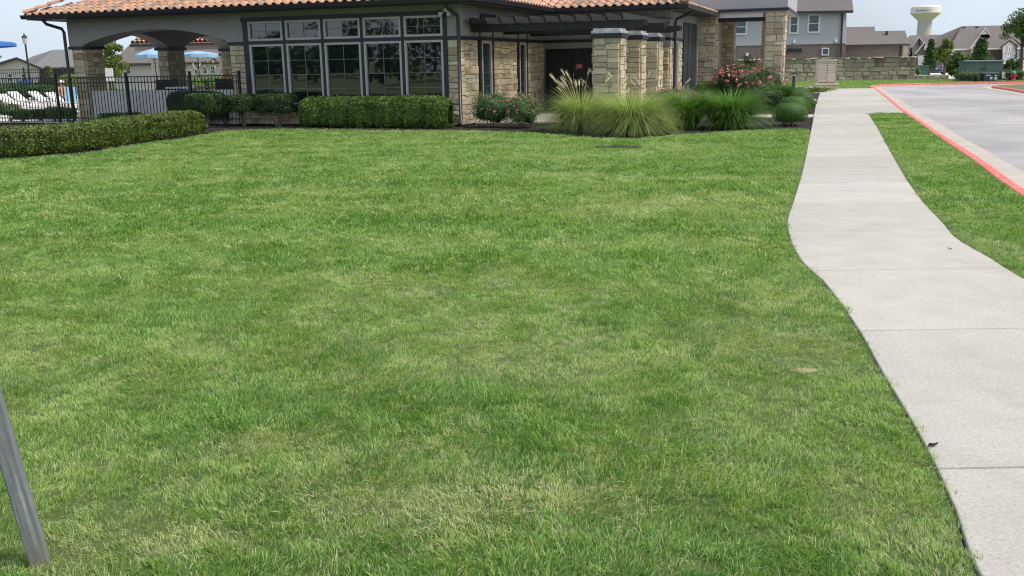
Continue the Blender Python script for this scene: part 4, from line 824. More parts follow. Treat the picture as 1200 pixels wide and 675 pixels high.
shrub('shrub', 'dark shrub on bare stems under the first large window', W(-5.52, -.68), .58, .42, .34, .94, 'leaf_dark', 33, 6500, .042, 7, .10, group=SG2, ex=.5)
def blooms(root, c, rx, ry, z0, z1, n, size, m, seed, low=-.1, name='blooms'):
    r_ = np.random.default_rng(seed); d = r_.normal(0, 1, (n, 3)); d /= np.linalg.norm(d, axis=1)[:, None]; d = d[d[:, 2] > low]; P_ = d*np.array((rx, ry, (z1-z0)/2))*1.04+np.array((0, 0, (z0+z1)/2))
    C = np.repeat(P_, 7, 0)+r_.normal(0, size*.28, (len(P_)*7, 3)); o = foliage(name, C, np.repeat(d, 7, 0), size, m, root, seed, .35); return tag(o, kind='stuff')
def rose(label, c, rx, ry, z1, seed, nb, n=6500, bm='bloom_pink', bs=.05, low=-.1, m='leaf_rose', group='pink rose bushes', z0=.14):
    root = shrub('rose_bush', label, c, rx, ry, z0, z1, m, seed, n, .042, 5, .5, 'bush', group, ex=1.0, fuzz=.16); blooms(root, c, rx, ry, z0, z1, nb, bs, bm, seed+1, low); return root
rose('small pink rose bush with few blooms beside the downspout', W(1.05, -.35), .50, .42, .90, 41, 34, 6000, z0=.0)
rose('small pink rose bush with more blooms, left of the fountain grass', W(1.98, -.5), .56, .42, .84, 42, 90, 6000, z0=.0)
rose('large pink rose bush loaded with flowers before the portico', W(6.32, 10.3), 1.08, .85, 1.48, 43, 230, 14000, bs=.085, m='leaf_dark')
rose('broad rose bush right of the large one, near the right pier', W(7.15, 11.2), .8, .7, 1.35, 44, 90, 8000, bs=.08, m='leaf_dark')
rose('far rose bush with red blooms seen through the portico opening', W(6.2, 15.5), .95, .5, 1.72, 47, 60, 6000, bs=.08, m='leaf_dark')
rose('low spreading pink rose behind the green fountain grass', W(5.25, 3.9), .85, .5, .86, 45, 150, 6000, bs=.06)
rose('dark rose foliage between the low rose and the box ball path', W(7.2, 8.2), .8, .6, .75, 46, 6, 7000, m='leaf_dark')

def fountain(label, c, h, spread, n, m, seed, plumes=0, wd=.011, upright=.5, group='fountain grasses in the bed'):
    r_ = np.random.default_rng(seed); root = empty('fountain_grass', (c[0], c[1], 0), 0, label, 'grass clump', group)
    az = r_.uniform(0, 6.28, n); L_ = h*r_.uniform(.7, 1.4, n); tilt = (np.abs(r_.normal(0, 1, n))*.62*(1.25-upright)+.04).clip(0, 1.15); drp = r_.uniform(.7, 1.7, n)*(1.35-upright)*1.2; b0 = r_.random(n)**.5*.30*spread
    dh = np.stack([np.cos(az), np.sin(az), 0*az], 1); sd_ = np.stack([-np.sin(az+r_.normal(0, .5, n)), np.cos(az), 0*az], 1); rows = []; p = dh*b0[:, None]; K = 6; ang = tilt.copy()
    for k in range(K+1):
        w_ = wd*(1-(k/K)**2*.92)*.5; rows += [p-sd_*w_, p+sd_*w_]; p = p+(dh*np.sin(ang)[:, None]*spread+np.array((0, 0, 1.))*np.cos(ang)[:, None])*(L_/K)[:, None]; ang = ang+drp/K*1.5
    V = np.stack(rows, 1).reshape(-1, 3); V[:, 2] = np.maximum(V[:, 2], .0); base = np.arange(n)[:, None]*(2*K+2); Q = np.concatenate([base+np.array([[2*k, 2*k+1, 2*k+3, 2*k+2]]) for k in range(K)])
    link('blades', npmesh('blades', V, Q, m, np.repeat(r_.random(n), 2*K+2)), None, root)['kind'] = 'stuff'
    st_m = MB()
    for k in range(plumes):
        a = r_.uniform(2.2, 5.6) if r_.random() < .6 else r_.uniform(0, 6.28); l_ = h*r_.uniform(1.05, 1.42); t_ = abs(r_.normal(.16, .16)); d = np.array((math.cos(a), math.sin(a), 0)); pts = [d*.05]; an = t_
        for q in range(6): pts.append(pts[-1]+(d*math.sin(an)+np.array((0, 0, math.cos(an))))*l_/6); an += .09
        st_m.tube(pts, .0035, 4); e = pts[-1]; di = pts[-1]-pts[-2]; di /= np.linalg.norm(di); mp_ = MB(); mp_.tube([e-di*.03, e+di*.02, e+di*.10+d*.01, e+di*.17+d*.03], [.006, .021, .017, .003], 6)
        # bristles
        for q in range(26):
            f_ = r_.random(); b_ = e+di*(.0+.16*f_); v = r_.normal(0, 1, 3); v -= di*np.dot(v, di); v /= np.linalg.norm(v); mp_.add([b_, b_+v*.035+di*.03, b_+v*.03+di*.036], [(0, 1, 2)])
        mp_.build('plume', 'plume', root)
    if plumes: st_m.build('stalks', 'straw', root)
    return root
fountain('feathery fountain grass with tan plumes left of the stone column', G(682, 153)+np.array((0, .25, 0)), 1.06, .92, 4200, 'fountain', 51, 26)
fountain('largest arching fountain grass in front of the stone columns', G(742, 157)+np.array((0, .3, 0)), 1.08, .95, 5000, 'fountain', 52, 5)
fountain('olive fountain grass tucked behind, beside the third column', G(775, 150)+np.array((0, .6, 0)), 1.0, .85, 2600, 'fountain_olive', 53, 9)
fountain('olive fountain grass behind the two front clumps', G(715, 147)+np.array((0, .5, 0)), 1.0, .9, 2400, 'fountain', 57, 8)
fountain('upright bright green grass clump in the middle of the bed', G(806, 151)+np.array((0, .25, 0)), .88, .78, 4400, 'fountain_green', 54, 2, .014, .72)
fountain('wide leaning green grass clump nearest the box balls', G(862, 150)+np.array((-.1, .3, 0)), .98, 1.0, 5200, 'fountain_green', 55, 0, .013, .6)
fountain('dark green grass clump behind the box balls by the pier', W(7.75, 9.6), .95, .8, 2600, 'fountain_dark', 56, 0, .018, .62)

# ================================================================== TREES
def tree(label, base, h, crown_z, rx, rz, m, seed, n=9000, leaf_=.14, blobs=26, trunk_r=.12, group='background trees', name='tree', cone=False):
    r_ = np.random.default_rng(seed); root = empty(name, base, 0, label, 'tree', group); mb = MB(); tp = [(0, 0, -.2)]; ax = r_.normal(0, .05, 2)*h
    for k in range(1, 6): f_ = k/5; tp.append((ax[0]*f_*f_+r_.normal(0, .03), ax[1]*f_*f_+r_.normal(0, .03), h*.9*f_))
    mb.tube(tp, [trunk_r*(1.15-.95*k/5) for k in range(6)], 8); C = []; N_ = []
    for k in range(blobs):
        if cone: f_ = (k+.5)/blobs; z = crown_z-rz+2*rz*f_; q = rx*(1-f_)**.8*r_.uniform(.45, .8); a = k*2.4; bc = np.array((q*math.cos(a), q*math.sin(a), z)); br = rx*(.32+.35*(1-f_))*r_.uniform(.7, 1.1)
        else:
            d = r_.normal(0, 1, 3); d /= np.linalg.norm(d); q = r_.uniform(.35, .86); bc = np.array((d[0]*rx*q, d[1]*rx*q, crown_z+d[2]*rz*q)); br = r_.uniform(.22, .40)*min(rx, rz)
            f_ = min(.85, max(.2, (bc[2]-.4*rz)/h)); j = f_*5; i0 = int(j); p0 = np.array(tp[i0])*(1-(j-i0))+np.array(tp[min(5, i0+1)])*(j-i0); mb.tube([p0, (p0+bc)/2+r_.normal(0, .08, 3), bc], [trunk_r*.35, trunk_r*.22, trunk_r*.08], 5)
        m_ = n//blobs; d = r_.normal(0, 1, (m_, 3)); d /= np.linalg.norm(d, axis=1)[:, None]; rr = br*(r_.random(m_)**.45)*(.7+.6*fbm(d[:, 0]*2+k, d[:, 1]*2+d[:, 2], 1.5)); C.append(bc+d*rr[:, None]*np.array((1.1, 1.1, .85))); N_.append(d*.6+np.array((0, 0, .5)))
    mb.build('trunk', 'bark', root, smooth=True); C = np.concatenate(C); N_ = np.concatenate(N_); foliage('crown', C, N_, leaf_, m, root, seed, .35); return root

# ================================================================== LEFT BACKGROUND: pool side
def at(px, py, Y): return D(px, py, Y)
def gz(p): return np.array((p[0], p[1], 0.))
# lamp post
b_ = gz(at(37, 108, 66)); LP = empty('lamp_post', b_, 0, 'tall black lamp post with lantern beyond the pool fence', 'lamp'); hz_ = at(30, 52, 66)[2]
MB().lathe([(.16, 0), (.16, .25), (.10, .35), (.07, .6), (.055, hz_-.1), (.07, hz_)], n=12).build('pole', 'iron_black', LP, smooth=True)
MB().lathe([(.08, hz_), (.17, hz_+.42), (.16, hz_+.44)], n=6).build('lantern', 'lamp_glass', LP); MB().lathe([(.21, hz_+.441), (.13, hz_+.56), (.04, hz_+.62), (.03, hz_+.72), (.002, hz_+.76)], n=8).build('lantern_cap', 'iron_black', LP)
for k in range(6): a = k*math.pi/3; MB().bar((.08*math.cos(a), .08*math.sin(a), hz_), (.172*math.cos(a), .172*math.sin(a), hz_+.43), .02).build('lantern_bar', 'iron_black', LP)
# far fence beyond the deck
FE = empty('iron_fence', (at(10, 90, 62)[0], 62, 0), 0, 'thin far iron fence across the back of the pool deck', 'fence'); pm = MB().box(-.012, .012, -.012, .012, .1, 1.82).mesh('picket', 'iron_black'); po = MB().box(-.04, .04, -.04, .04, 0, 1.95).mesh('post', 'iron_black')
for z in (.2, 1.6, 1.8): MB().box(-4, 3.6, -.02, .02, z, z+.035).build('rail', 'iron_black', FE)
for k in range(58): link('picket', pm, None, FE, (-3.95+k*.13, 0, 0))
for k in range(4): link('post', po, None, FE, (-4+k*2.5, .03, 0))
# helpers for far houses: polygons at a stated distance, always with depth
def face_px(poly, Y, th, name, m, parent):
    P_ = [at(x, y, Y) for x, y in poly]; o = np.array(parent.location); mb = MB(); n = len(P_); dv = np.array((o[0], o[1], 0.))/math.hypot(o[0], o[1])*th; v = [p-o for p in P_]+[p-o+dv for p in P_]
    mb.add(v, [tuple(range(n)), tuple(range(2*n-1, n-1, -1))]+[(i, (i+1) % n, n+(i+1) % n, n+i) for i in range(n)]); return mb.build(name, m, parent)
def roof_px(eave, ridge, Y0, Y1, name, m, parent, th=.18):
    P_ = [at(x, y, Y0) for x, y in eave]+[at(x, y, Y1) for x, y in ridge[::-1]]; o = np.array(parent.location); n = len(P_); mb = MB(); v = [p-o for p in P_]+[p-o-np.array((0, 0, th)) for p in P_]
    mb.add(v, [tuple(range(n)), tuple(range(2*n-1, n-1, -1))]+[(i, (i+1) % n, n+(i+1) % n, n+i) for i in range(n)]); return mb.build(name, m, parent)
def win_px(x0, y0, x1, y1, Y, parent, name='window', fm='white_paint', gm='far_glass', bar=True, f_=.09):
    a, b_ = at(x0, y1, Y), at(x1, y0, Y); o = np.array(parent.location); l_ = b_-a; c = a-o
    w_, h = l_[0], l_[2]; mb = MB(); mb.box(0, f_, -.06, .06, 0, h).box(w_-f_, w_, -.06, .06, 0, h).box(f_, w_-f_, -.06, .06, 0, f_).box(f_, w_-f_, -.06, .06, h-f_, h); fr = mb.build(name, fm, parent, c)
    if bar: MB().box(f_, w_/1-f_, -.05, .0, h*.5-.03, h*.5+.03).build('sash', fm, fr); MB().box(f_, w_-f_, -.02, .02, f_, h*.5-.03).build('pane', gm, fr); MB().box(f_, w_-f_, -.02, .02, h*.5+.03, h-f_).build('pane', gm, fr)
    else: MB().box(f_, w_-f_, -.02, .02, f_, h-f_).build('pane', gm, fr)
    return fr
def house(name, label, px, Y, grp='houses in the distance'):
    b_ = at(px, 100, Y); return empty(name, (b_[0], Y, ground_z(Y)), 0, label, 'house', grp)
H = house('house', 'cream gable-fronted house beyond the pool at the left edge', 15, 96)
face_px([(-70, 79), (-16, 77), (19, 68.5), (46, 79.5), (46, 106), (-70, 106)], 96, 9, 'wall', 'siding_cream', H)
roof_px([(-25, 80.5), (19, 67)], [(-25, 80.2), (19.5, 66.7)], 95.5, 106, 'roof', 'shingle_light', H, .25); roof_px([(19, 67), (49, 79.3)], [(19.5, 66.7), (49.5, 79)], 95.5, 106, 'roof', 'shingle_light', H, .25)
face_px([(-25, 81.5), (19, 67.6), (49, 80), (49, 81), (19, 69.2), (-25, 83)], 95.4, .1, 'barge_board', 'trim_dark', H); roof_px([(-80, 80), (-20, 78)], [(-60, 62), (2, 65)], 95.7, 104, 'roof', 'shingle_light', H)
win_px(10, 86, 15, 96, 95.95, H); win_px(26, 86, 31, 96, 95.95, H)
H = house('house', 'grey-roofed house with brown siding behind the lamp post', 60, 108)
face_px([(44, 78), (92, 77), (92, 106), (44, 106)], 108, 10, 'wall', 'siding_brown', H); roof_px([(36, 79.5), (96, 78)], [(62, 58.5), (100, 57)], 107.4, 114, 'roof', 'shingle_light', H); roof_px([(20, 76), (36, 79.5)], [(38, 66), (62, 58.5)], 112, 114, 'roof', 'shingle_light', H)
for x0, y0 in ((50, 71), (57, 69.5), (60, 73), (65, 70.5)): face_px([(x0, y0), (x0+1.6, y0), (x0+1.6, y0+2.2), (x0, y0+2.2)], 110.2, .4, 'roof_vent', 'trim_dark', H)
win_px(55, 82, 62, 92, 107.95, H)
H = house('house', 'tan house with broad grey roof seen through the terrace arches', 190, 112)
face_px([(138, 73), (285, 70), (285, 106), (138, 106)], 112, 10, 'wall', 'siding_cream', H); roof_px([(130, 74.5), (290, 71)], [(160, 44), (300, 41)], 111.3, 119, 'roof', 'shingle_warm', H); face_px([(138, 75), (285, 71.8), (285, 74), (138, 77.2)], 111.9, .1, 'frieze', 'siding_brown', H)
for x in (148, 228, 238, 247): win_px(x, 77, x+5, 87, 111.95, H)
face_px([(246, 71.5), (249, 68.6), (252, 68.6), (255, 71.5)], 111.5, .8, 'eyebrow_dormer', 'trim_dark', H)
# pool pavilion with clay roof
PV = empty('pool_pavilion', gz(at(215, 90, 52)), 0, 'small clay-roofed pool pavilion seen through the terrace arches', 'pavilion')
roof_px([(153, 51.5), (280, 49)], [(182, 38), (280, 36)], 52, 55, 'roof', 'tile_far', PV, .1)
o = np.array(PV.location); e0, e1 = at(153, 51.5, 52)-o, at(280, 49, 52)-o; r0_, r1_ = at(182, 38, 55)-o, at(280, 36, 55)-o; n_ = 24; jm = MB()
for k in range(n_):
    for r_ in range(6):
        f_ = (k+.5)/n_; p0 = e0*(1-f_)+e1*f_; p1 = r0_*(1-f_)+r1_*f_; a = p0*(1-r_/6)+p1*r_/6; b2 = p0*(1-(r_+1)/6)+p1*(r_+1)/6; jm.tube([a+np.array((0, 0, .07)), b2+np.array((0, 0, .03))], [.115, .085], 7, False)
tag(jm.build('tile_field', 'tile', PV), kind='stuff')
face_px([(152, 51.8), (281, 49.2), (281, 52.5), (152, 55.4)], 51.9, .12, 'gutter', 'gutter_dark', PV); face_px([(158, 55.6), (281, 52.7), (281, 57), (158, 60)], 52.4, .4, 'beam', 'stucco', PV)
for x in (181, 261): face_px([(x-4, 59), (x+4, 59), (x+4.5, 100), (x-3.5, 100)], 52.5, .5, 'pier', 'stone_far', PV); face_px([(x-4.6, 63), (x+4.6, 62.9), (x+4.6, 65), (x-4.6, 65.1)], 52.45, .6, 'pier_band', 'trim_dark', PV)
def umbrella(label, px, pytop, Y, r_, m='pale_blue_cloth', droop=.42, tilt=0):
    p = at(px, pytop, Y); root = empty('parasol', (p[0], p[1], 0), 0, label, 'umbrella', 'pool parasols'); zt = p[2]; n = 8; prof = [(0, 0), (.5, -droop*.42), (1, -droop), (1.0, -droop-.16)]; mb = MB()
    for q, z in prof:
        for j in range(n*2): a = math.pi*j/n; k = q*r_*(1 if j % 2 == 0 else .955); mb.v.append((k*math.cos(a), k*math.sin(a), zt+z+(0 if j % 2 == 0 else -.03*q)))
    mb.f = [(i*16+j, i*16+(j+1) % 16, (i+1)*16+(j+1) % 16, (i+1)*16+j) for i in range(3) for j in range(16)]; mb.build('canopy', m, root, rot=(0, tilt, 0)); MB().tube([(0, 0, 0), (0, 0, zt-.02)], .025).build('pole', 'iron_black', root); MB().lathe([(.3, 0), (.3, .06), (.05, .1)], n=16).build('base', 'iron_black', root)
umbrella('pale blue parasol left of the inner terrace pier', 180, 56.5, 46, .92, droop=.28); umbrella('wide pale blue parasol right of the inner terrace pier', 231, 59.5, 47, .98, droop=.14)
umbrella('bright blue parasol tip at the left edge of the sky', -55, 43, 44, 2.62, 'blue_cloth', .28)
tree('young green tree standing left of the pavilion beyond the arch', gz(at(134, 100, 47)), 2.9, 2.15, .78, .95, 'leaf_light', 61, 5200, .10, 22, .05)
tree('small pale tree by the far pool fence', gz(at(57, 100, 64)), 2.2, 1.7, .4, .55, 'leaf_light', 62, 1500, .11, 10, .03)
# planting behind the fence and round the deck
SB = 'shrubs round the pool deck'
for k, (px, py, Y, rx, z1, m, lab) in enumerate(((8, 105, 60, 1.6, .95, 'leaf_dark', 'dark shrub mass at the far left of the pool deck'), (33, 105, 60, 1.3, 1.0, 'leaf_dark', 'dark shrub at the foot of the lamp post'), (52, 106, 60, .9, .9, 'leaf_dark', 'dark rounded shrub right of the lamp post'), (82, 106, 62, 1.0, 1.5, 'leaf_light', 'pale green shrub behind the seated person'),
      (233, 96, 44, .9, 1.25, 'leaf_box', 'green shrub below the right parasol'), (252, 96, 44, .8, 1.25, 'leaf_box', 'green shrub beside the pavilion pier'), (140, 103, 45, 1.2, .75, 'leaf_light', 'light green low shrub beyond the terrace arch'))):
    shrub('shrub', lab, gz(at(px, py, Y)), rx, rx*.7, .05, z1, m, 200+k, 2600, .09, None, .2, group=SB)
PLA = 'low planting just behind the iron fence'
for k, (px, rx, z1, m, lab) in enumerate(((26, .35, .42, 'leaf_box', 'low green plant behind the fence, left of the posts'), (48, .3, .4, 'leaf_dark', 'small dark plant behind the fence near the planter wall'), (66, .55, .5, 'leaf_box', 'bright low shrub beside the downspout base'), (80, .4, .46, 'leaf_box', 'bright low shrub touching the downspout'), (125, .4, .35, 'leaf_rose', 'sparse low plant against the pale knee wall'), (147, .4, .38, 'leaf_rose', 'second sparse plant against the pale knee wall'))):
    q = W(-20.0, .45); Yp = 33.2 if px < 100 else 0
    p = gz(at(px, 140, Yp)) if Yp else (W(-12.1, -.12) if px == 125 else W(-11.3, -.12)); shrub('shrub', lab, p, rx, rx*.4 if px > 100 else rx*.7, .03, z1, m, 220+k, 900, .055, None, .3, group=PLA)
rose('pink and white rose behind the fence at the left edge', gz(at(11, 140, 33.4)), .42, .35, .62, 231, 34, 1600, bs=.07, group='pink rose bushes')
rose('pale rose at the very left edge behind the fence', gz(at(-4, 140, 33.6)), .35, .35, .9, 233, 14, 1400, bs=.06, group='pink rose bushes')
PW = empty('planter_wall', gz(at(58, 140, 34.5)), 0, 'low dark planter wall at the edge of the pool deck', 'wall'); MB().box(-1.2, .9, 0, .25, 0, .32).build('wall', 'siding_brown', PW); MB().box(-1.25, .95, -.04, .29, .321, .37).build('coping', 'retain_cap', PW)
# grasses with pale heads behind the right parasol
r_ = np.random.default_rng(77)
fountain('pale pampas-like grass below the right parasol', gz(at(225, 90, 50)), 1.5, 1.0, 900, 'leaf_sage', 240, 14, .03, .7, 'pale grasses beyond the terrace'); fountain('pale grass clump beside the pavilion pier', gz(at(246, 90, 50.5)), 1.5, 1.0, 900, 'leaf_sage', 241, 14, .03, .7, 'pale grasses beyond the terrace')
# lounge chairs, panel, towel
def lounger(label, px, py, Y, rz, m='white_plastic'):
    p = gz(at(px, py, Y)); root = empty('sun_lounger', p, rz, label, 'lounger', 'white sun loungers on the pool deck'); MB().box(-.32, .32, -.95, .25, .28, .34).build('seat', m, root); mb = MB(); mb.obox((0, .55, .50), (.32, .40, .03), np.array(Matrix.Rotation(R(38), 3, 'X'))); mb.build('backrest', m, root)
    for sx in (-.28, .28):
        for sy in (-.85, .15): MB().box(sx-.02, sx+.02, sy-.02, sy+.02, 0, .279).build('leg', m, root)
lounger('white sun lounger nearest the fence, left of the post', 20, 125, 41, R(70)); lounger('white sun lounger in the middle of the deck', 33, 118, 46, R(75)); lounger('white sun lounger near the seated person', 58, 118, 46, R(80)); lounger('white sun lounger at the far left edge', 3, 120, 44, R(70))
lounger('white sun lounger beside the downspout, farthest right', 80, 124, 43, R(80))
p = at(29.5, 103, 60); NBd = empty('notice_board', (p[0], p[1], 0), 0, 'small blue notice board standing before the far fence', 'sign'); MB().box(-.42, .42, -.03, .03, at(29, 102, 60)[2], at(29, 94.5, 60)[2]).build('panel', 'sign_blue', NBd)
for sx in (-.38, .38): MB().box(sx-.03, sx+.03, .035, .09, 0, 1.1).build('leg', 'iron_black', NBd)
p = at(129, 96, 40); WS = empty('white_sign', (p[0], p[1], 0), 0, 'white upright sign panel beyond the terrace arch', 'sign'); MB().box(-.15, .15, -.03, .03, at(129, 95, 40)[2], at(129, 80, 40)[2]).build('panel', 'white_plastic', WS); MB().box(-.03, .03, -.02, .02, 0, at(129, 95, 40)[2]-.001).build('leg', 'iron_black', WS)
# seated bather
def person(label, loc, rz):
    root = empty('person', loc, rz, label, 'person'); me = bpy.data.meshes.new('body')
    J = {'pel': (0, 0, .46, .16), 'bel': (0, -.02, .62, .15), 'che': (0, -.03, .82, .18), 'neck': (0, -.02, 1.0, .065), 'head': (0, -.04, 1.10, .09), 'crown': (0, -.045, 1.19, .085)}
    for s, q in (('l', 1), ('r', -1)):
        J.update({s+'sh': (q*.19, -.03, .93, .07), s+'el': (q*.27, -.08, .68, .05), s+'wr': (q*.20, -.30, .56, .035), s+'ha': (q*.17, -.38, .53, .04), s+'hip': (q*.1, -.02, .44, .105), s+'kn': (q*.14, -.44, .47, .065), s+'an': (q*.13, -.5, .08, .042), s+'to': (q*.14, -.66, .035, .035)})
    nm = list(J); E_ = [('pel', 'bel'), ('bel', 'che'), ('che', 'neck'), ('neck', 'head'), ('head', 'crown')]
    for s in 'lr': E_ += [('che', s+'sh'), (s+'sh', s+'el'), (s+'el', s+'wr'), (s+'wr', s+'ha'), ('pel', s+'hip'), (s+'hip', s+'kn'), (s+'kn', s+'an'), (s+'an', s+'to')]
    me.from_pydata([J[k][:3] for k in nm], [(nm.index(a), nm.index(b_)) for a, b_ in E_], []); bm = bmesh.new(); bm.from_mesh(me); bm.verts.layers.skin.verify(); bm.to_mesh(me); bm.free()
    o = link('body', me, 'skin', root)
    for k, k_ in enumerate(nm): sv_ = me.skin_vertices[0].data[k]; sv_.radius = (J[k_][3], J[k_][3]); sv_.use_root = (k == 0)
    o.modifiers.new('skin', 'SKIN'); sb = o.modifiers.new('sub', 'SUBSURF'); sb.levels = sb.render_levels = 2
    mb = MB(); mb.lathe([(.16, .36), (.19, .42), (.185, .56), (.165, .60)], n=14); mb.tube([(.1, -.02, .45), (.14, -.30, .48)], [.13, .10], 10).tube([(-.1, -.02, .45), (-.14, -.30, .48)], [.13, .10], 10); mb.build('shorts', 'pale_blue_cloth', root, smooth=True)
    MB().lathe([(.105, 1.15), (.112, 1.19), (.09, 1.25), (.03, 1.28)], c=(0, -.045, 0), n=14).box(-.07, .07, -.24, -.13, 1.165, 1.18).build('cap', 'white_plastic', root, smooth=False)
    st_ = empty('deck_stool', loc, rz, 'low dark stool under the seated bather', 'stool'); MB().lathe([(.2, .28), (.21, .30), (.2, .325)], n=16).build('seat', 'dark_wicker', st_)
    for q in range(4): a = q*math.pi/2+.7; MB().tube([(.17*math.cos(a), .17*math.sin(a), 0), (.14*math.cos(a), .14*math.sin(a), .28)], .02, 6).build('leg', 'dark_wicker', st_)
person('bare-chested person in white cap and blue shorts seated by the pool', gz(at(73, 112, 45)), R(60))
p = gz(at(84, 118, 43)); TW = empty('towel_rack', p, R(20), 'pale blue towel hanging on a rack beside the downspout', 'rack'); MB().tube([(-.3, 0, 0), (-.3, 0, .95), (.3, 0, .95), (.3, 0, 0)], .02, 6).build('frame', 'iron_black', TW); mb = MB(); mb.box(-.24, .24, -.035, -.022, .25, .98).box(-.24, .24, -.022, .035, .972, .985).box(-.24, .24, .022, .035, .5, .972); mb.build('towel', 'pale_blue_cloth', TW)
# terrace furniture
def armchair(label, s, t, rz):
    root = empty('high_chair', W(s, t, .03), -AA+rz, label, 'chair', 'dark wicker high chairs on the terrace'); MB().box(-.25, .25, -.24, .24, .70, .78).build('seat', 'dark_wicker', root, bevel=.02); MB().box(-.25, .25, .241, .29, .74, 1.30).build('backrest', 'dark_wicker', root, bevel=.02)
    for q in (-1, 1): MB().box(q*.29-.03, q*.29+.03, -.22, .27, .96, 1.01).build('arm', 'dark_wicker', root, bevel=.01); MB().box(q*.29-.02, q*.29+.02, -.22, -.18, .70, .959).build('arm_post', 'dark_wicker', root)
    for sx in (-.23, .23):
        for sy in (-.22, .26): MB().box(sx-.02, sx+.02, sy-.02, sy+.02, 0, .699).build('leg', 'dark_wicker', root)
    MB().box(-.23, .23, -.23, -.21, .25, .28).build('footrest', 'dark_wicker', root)
armchair('dark high chair left of the inner terrace pier', -10.9, 1.5, R(200)); armchair('dark high chair behind the knee wall near the left pier', -11.7, 2.2, R(170)); armchair('dark high chair set back in the terrace shade', -9.9, 2.9, R(120)); armchair('dark high chair close to the right jamb of the arch', -8.2, 1.4, R(160)); armchair('dark high chair right of the inner terrace pier', -9.0, 1.8, R(190))
tb = empty('side_table', W(-10.1, 1.2, .03), -AA, 'pale-topped table between the terrace high chairs', 'table'); MB().box(-.55, .55, -.4, .4, 1.02, 1.08).build('table_top', 'white_plastic', tb, bevel=.01)
for sx in (-.48, .48):
    for sy in (-.33, .33): MB().box(sx-.03, sx+.03, sy-.03, sy+.03, 0, 1.019).build('leg', 'dark_wicker', tb)

# ================================================================== RIGHT SIDE: mailbox, walls, houses
# cluster mailbox on a stone plinth
mb_b = gz(G(969, 105.5)+np.array((0, .35, 0))); u_ = mb_b[1]/F
ML = empty('cluster_mailbox', mb_b, R(-4), 'tan cluster mailbox on a brown plinth at the end of the sidewalk', 'mailbox')
MB().box(-.56, .56, -.36, .36, 0, .26).build('plinth', 'mailbox_base', ML, bevel=.02)
for k in range(4): MB().box(-.555+k*.28, -.285+k*.28, -.385, -.361, .01, .25).build('stone', 'mailbox_base', ML, bevel=.01)
MB().box(-.62, .62, -.41, .41, .261, .37).build('ledge', 'mailbox', ML, bevel=.015); MB().box(-.47, .47, -.29, .29, .371, 1.52).build('cabinet', 'mailbox_gap', ML); MB().box(-.472, -.435, -.31, .292, .371, 1.52).build('side_panel', 'mailbox', ML); MB().box(.435, .472, -.31, .292, .371, 1.52).build('side_panel', 'mailbox', ML); MB().box(-.51, .51, -.33, .33, 1.521, 1.60).build('top', 'mailbox', ML, bevel=.015)
for c_ in range(2):
    zs_ = [.42+k*.122 for k in range(10)] if c_ == 0 else [.42, .90, 1.022, 1.144, 1.266, 1.388, 1.51]
    for z0, z1 in zip(zs_[:-1], zs_[1:]):
        d_ = MB().box(-.43+c_*.44, -.015+c_*.44, -.305, -.291, z0+.008, z1-.008).build('mail_door', 'mailbox', ML); MB().box(-.07+c_*.44, -.05+c_*.44, -.312, -.3055, z1-.06, z1-.035).build('lock', 'rim', d_)
# bollard light and flower patch
b_ = gz(G(929.5, 106)); BO = empty('bollard_light', b_, 0, 'slim dark bollard light behind the box balls', 'bollard'); MB().lathe([(.11, 0), (.11, .03), (.075, .04), (.075, .78)], n=14).build('post', 'iron_black', BO); MB().lathe([(.06, .781), (.06, .86)], n=14).build('lens', 'lamp_glass', BO); MB().lathe([(.09, .861), (.09, .95), (.03, .97)], n=14).build('cap', 'iron_black', BO)
def flowers(label, p, rx, ry, z1, seed, n=1300):
    root = empty('flower_patch', p, 0, label, 'flowers', 'white flowers by the sidewalk'); r_ = np.random.default_rng(seed); x, y = r_.normal(0, .45, (2, n)); C = np.stack([x.clip(-1, 1)*rx, y.clip(-1, 1)*ry, r_.uniform(.02, z1, n)], 1); foliage('foliage', C, np.tile((0, 0, 1.), (n, 1)), .10, 'leaf_light', root, seed); m_ = n//4
    C2 = np.stack([r_.uniform(-1, 1, m_)*rx*.8, r_.uniform(-1, 1, m_)*ry*.8, r_.uniform(z1*.8, z1*1.1, m_)], 1); tag(foliage('blooms', C2, np.tile((0, 0, 1.), (m_, 1)), .07, 'bloom_white', root, seed+1), kind='stuff')
flowers('patch of pale white flowers by the mailbox end of the bed', gz(G(952, 108)), .95, .6, .28, 301); flowers('small pale flower edging beside the third box ball', gz(G(956, 124)+np.array((-.2, 0, 0))), .14, .6, .22, 302, 500)
# stone retaining wall
RW = empty('retaining_wall', gz(at(1000, 95, 75)), 0, 'rough limestone block retaining wall below the grey house', 'wall'); xl, xr = at(835, 95, 75)[0]-RW.location[0], at(1072, 93, 75)[0]-RW.location[0]
MB().box(xl, xr-.04, .08, .6, -.2, 1.62).build('core', 'retain_cap', RW); rr = random.Random(5); z = -.05; single = 0
for k, hh in enumerate((.33, .34, .33, .35, .36)):
    x = xl-rr.random()*.5
    while x < xr-.15:
        w_ = rr.uniform(.45, .95); w_ = min(w_, xr-x)
        if xr-(x+w_) < .3: w_ = xr-x
        o = link('stone', STM['retaining_stone'][rr.randrange(10)], None, RW, (x+w_/2, .09, z+hh/2), None, (w_-.02, .10*rr.uniform(.7, 1.3), hh-.02)); x += w_
    z += hh
x = xl
while x < xr:
    w_ = min(rr.uniform(.7, 1.2), xr-x); link('cap_stone', STM['retaining_stone'][rr.randrange(10)], None, RW, (x+w_/2, .62, z+.0), None, (w_-.02, .7, .12)); x += w_
for j in range(4): link('stone', STM['retaining_stone'][j], None, RW, (xr-.06, .36, .15+j*.38), (0, 0, math.pi/2), (.55, .08, .36))
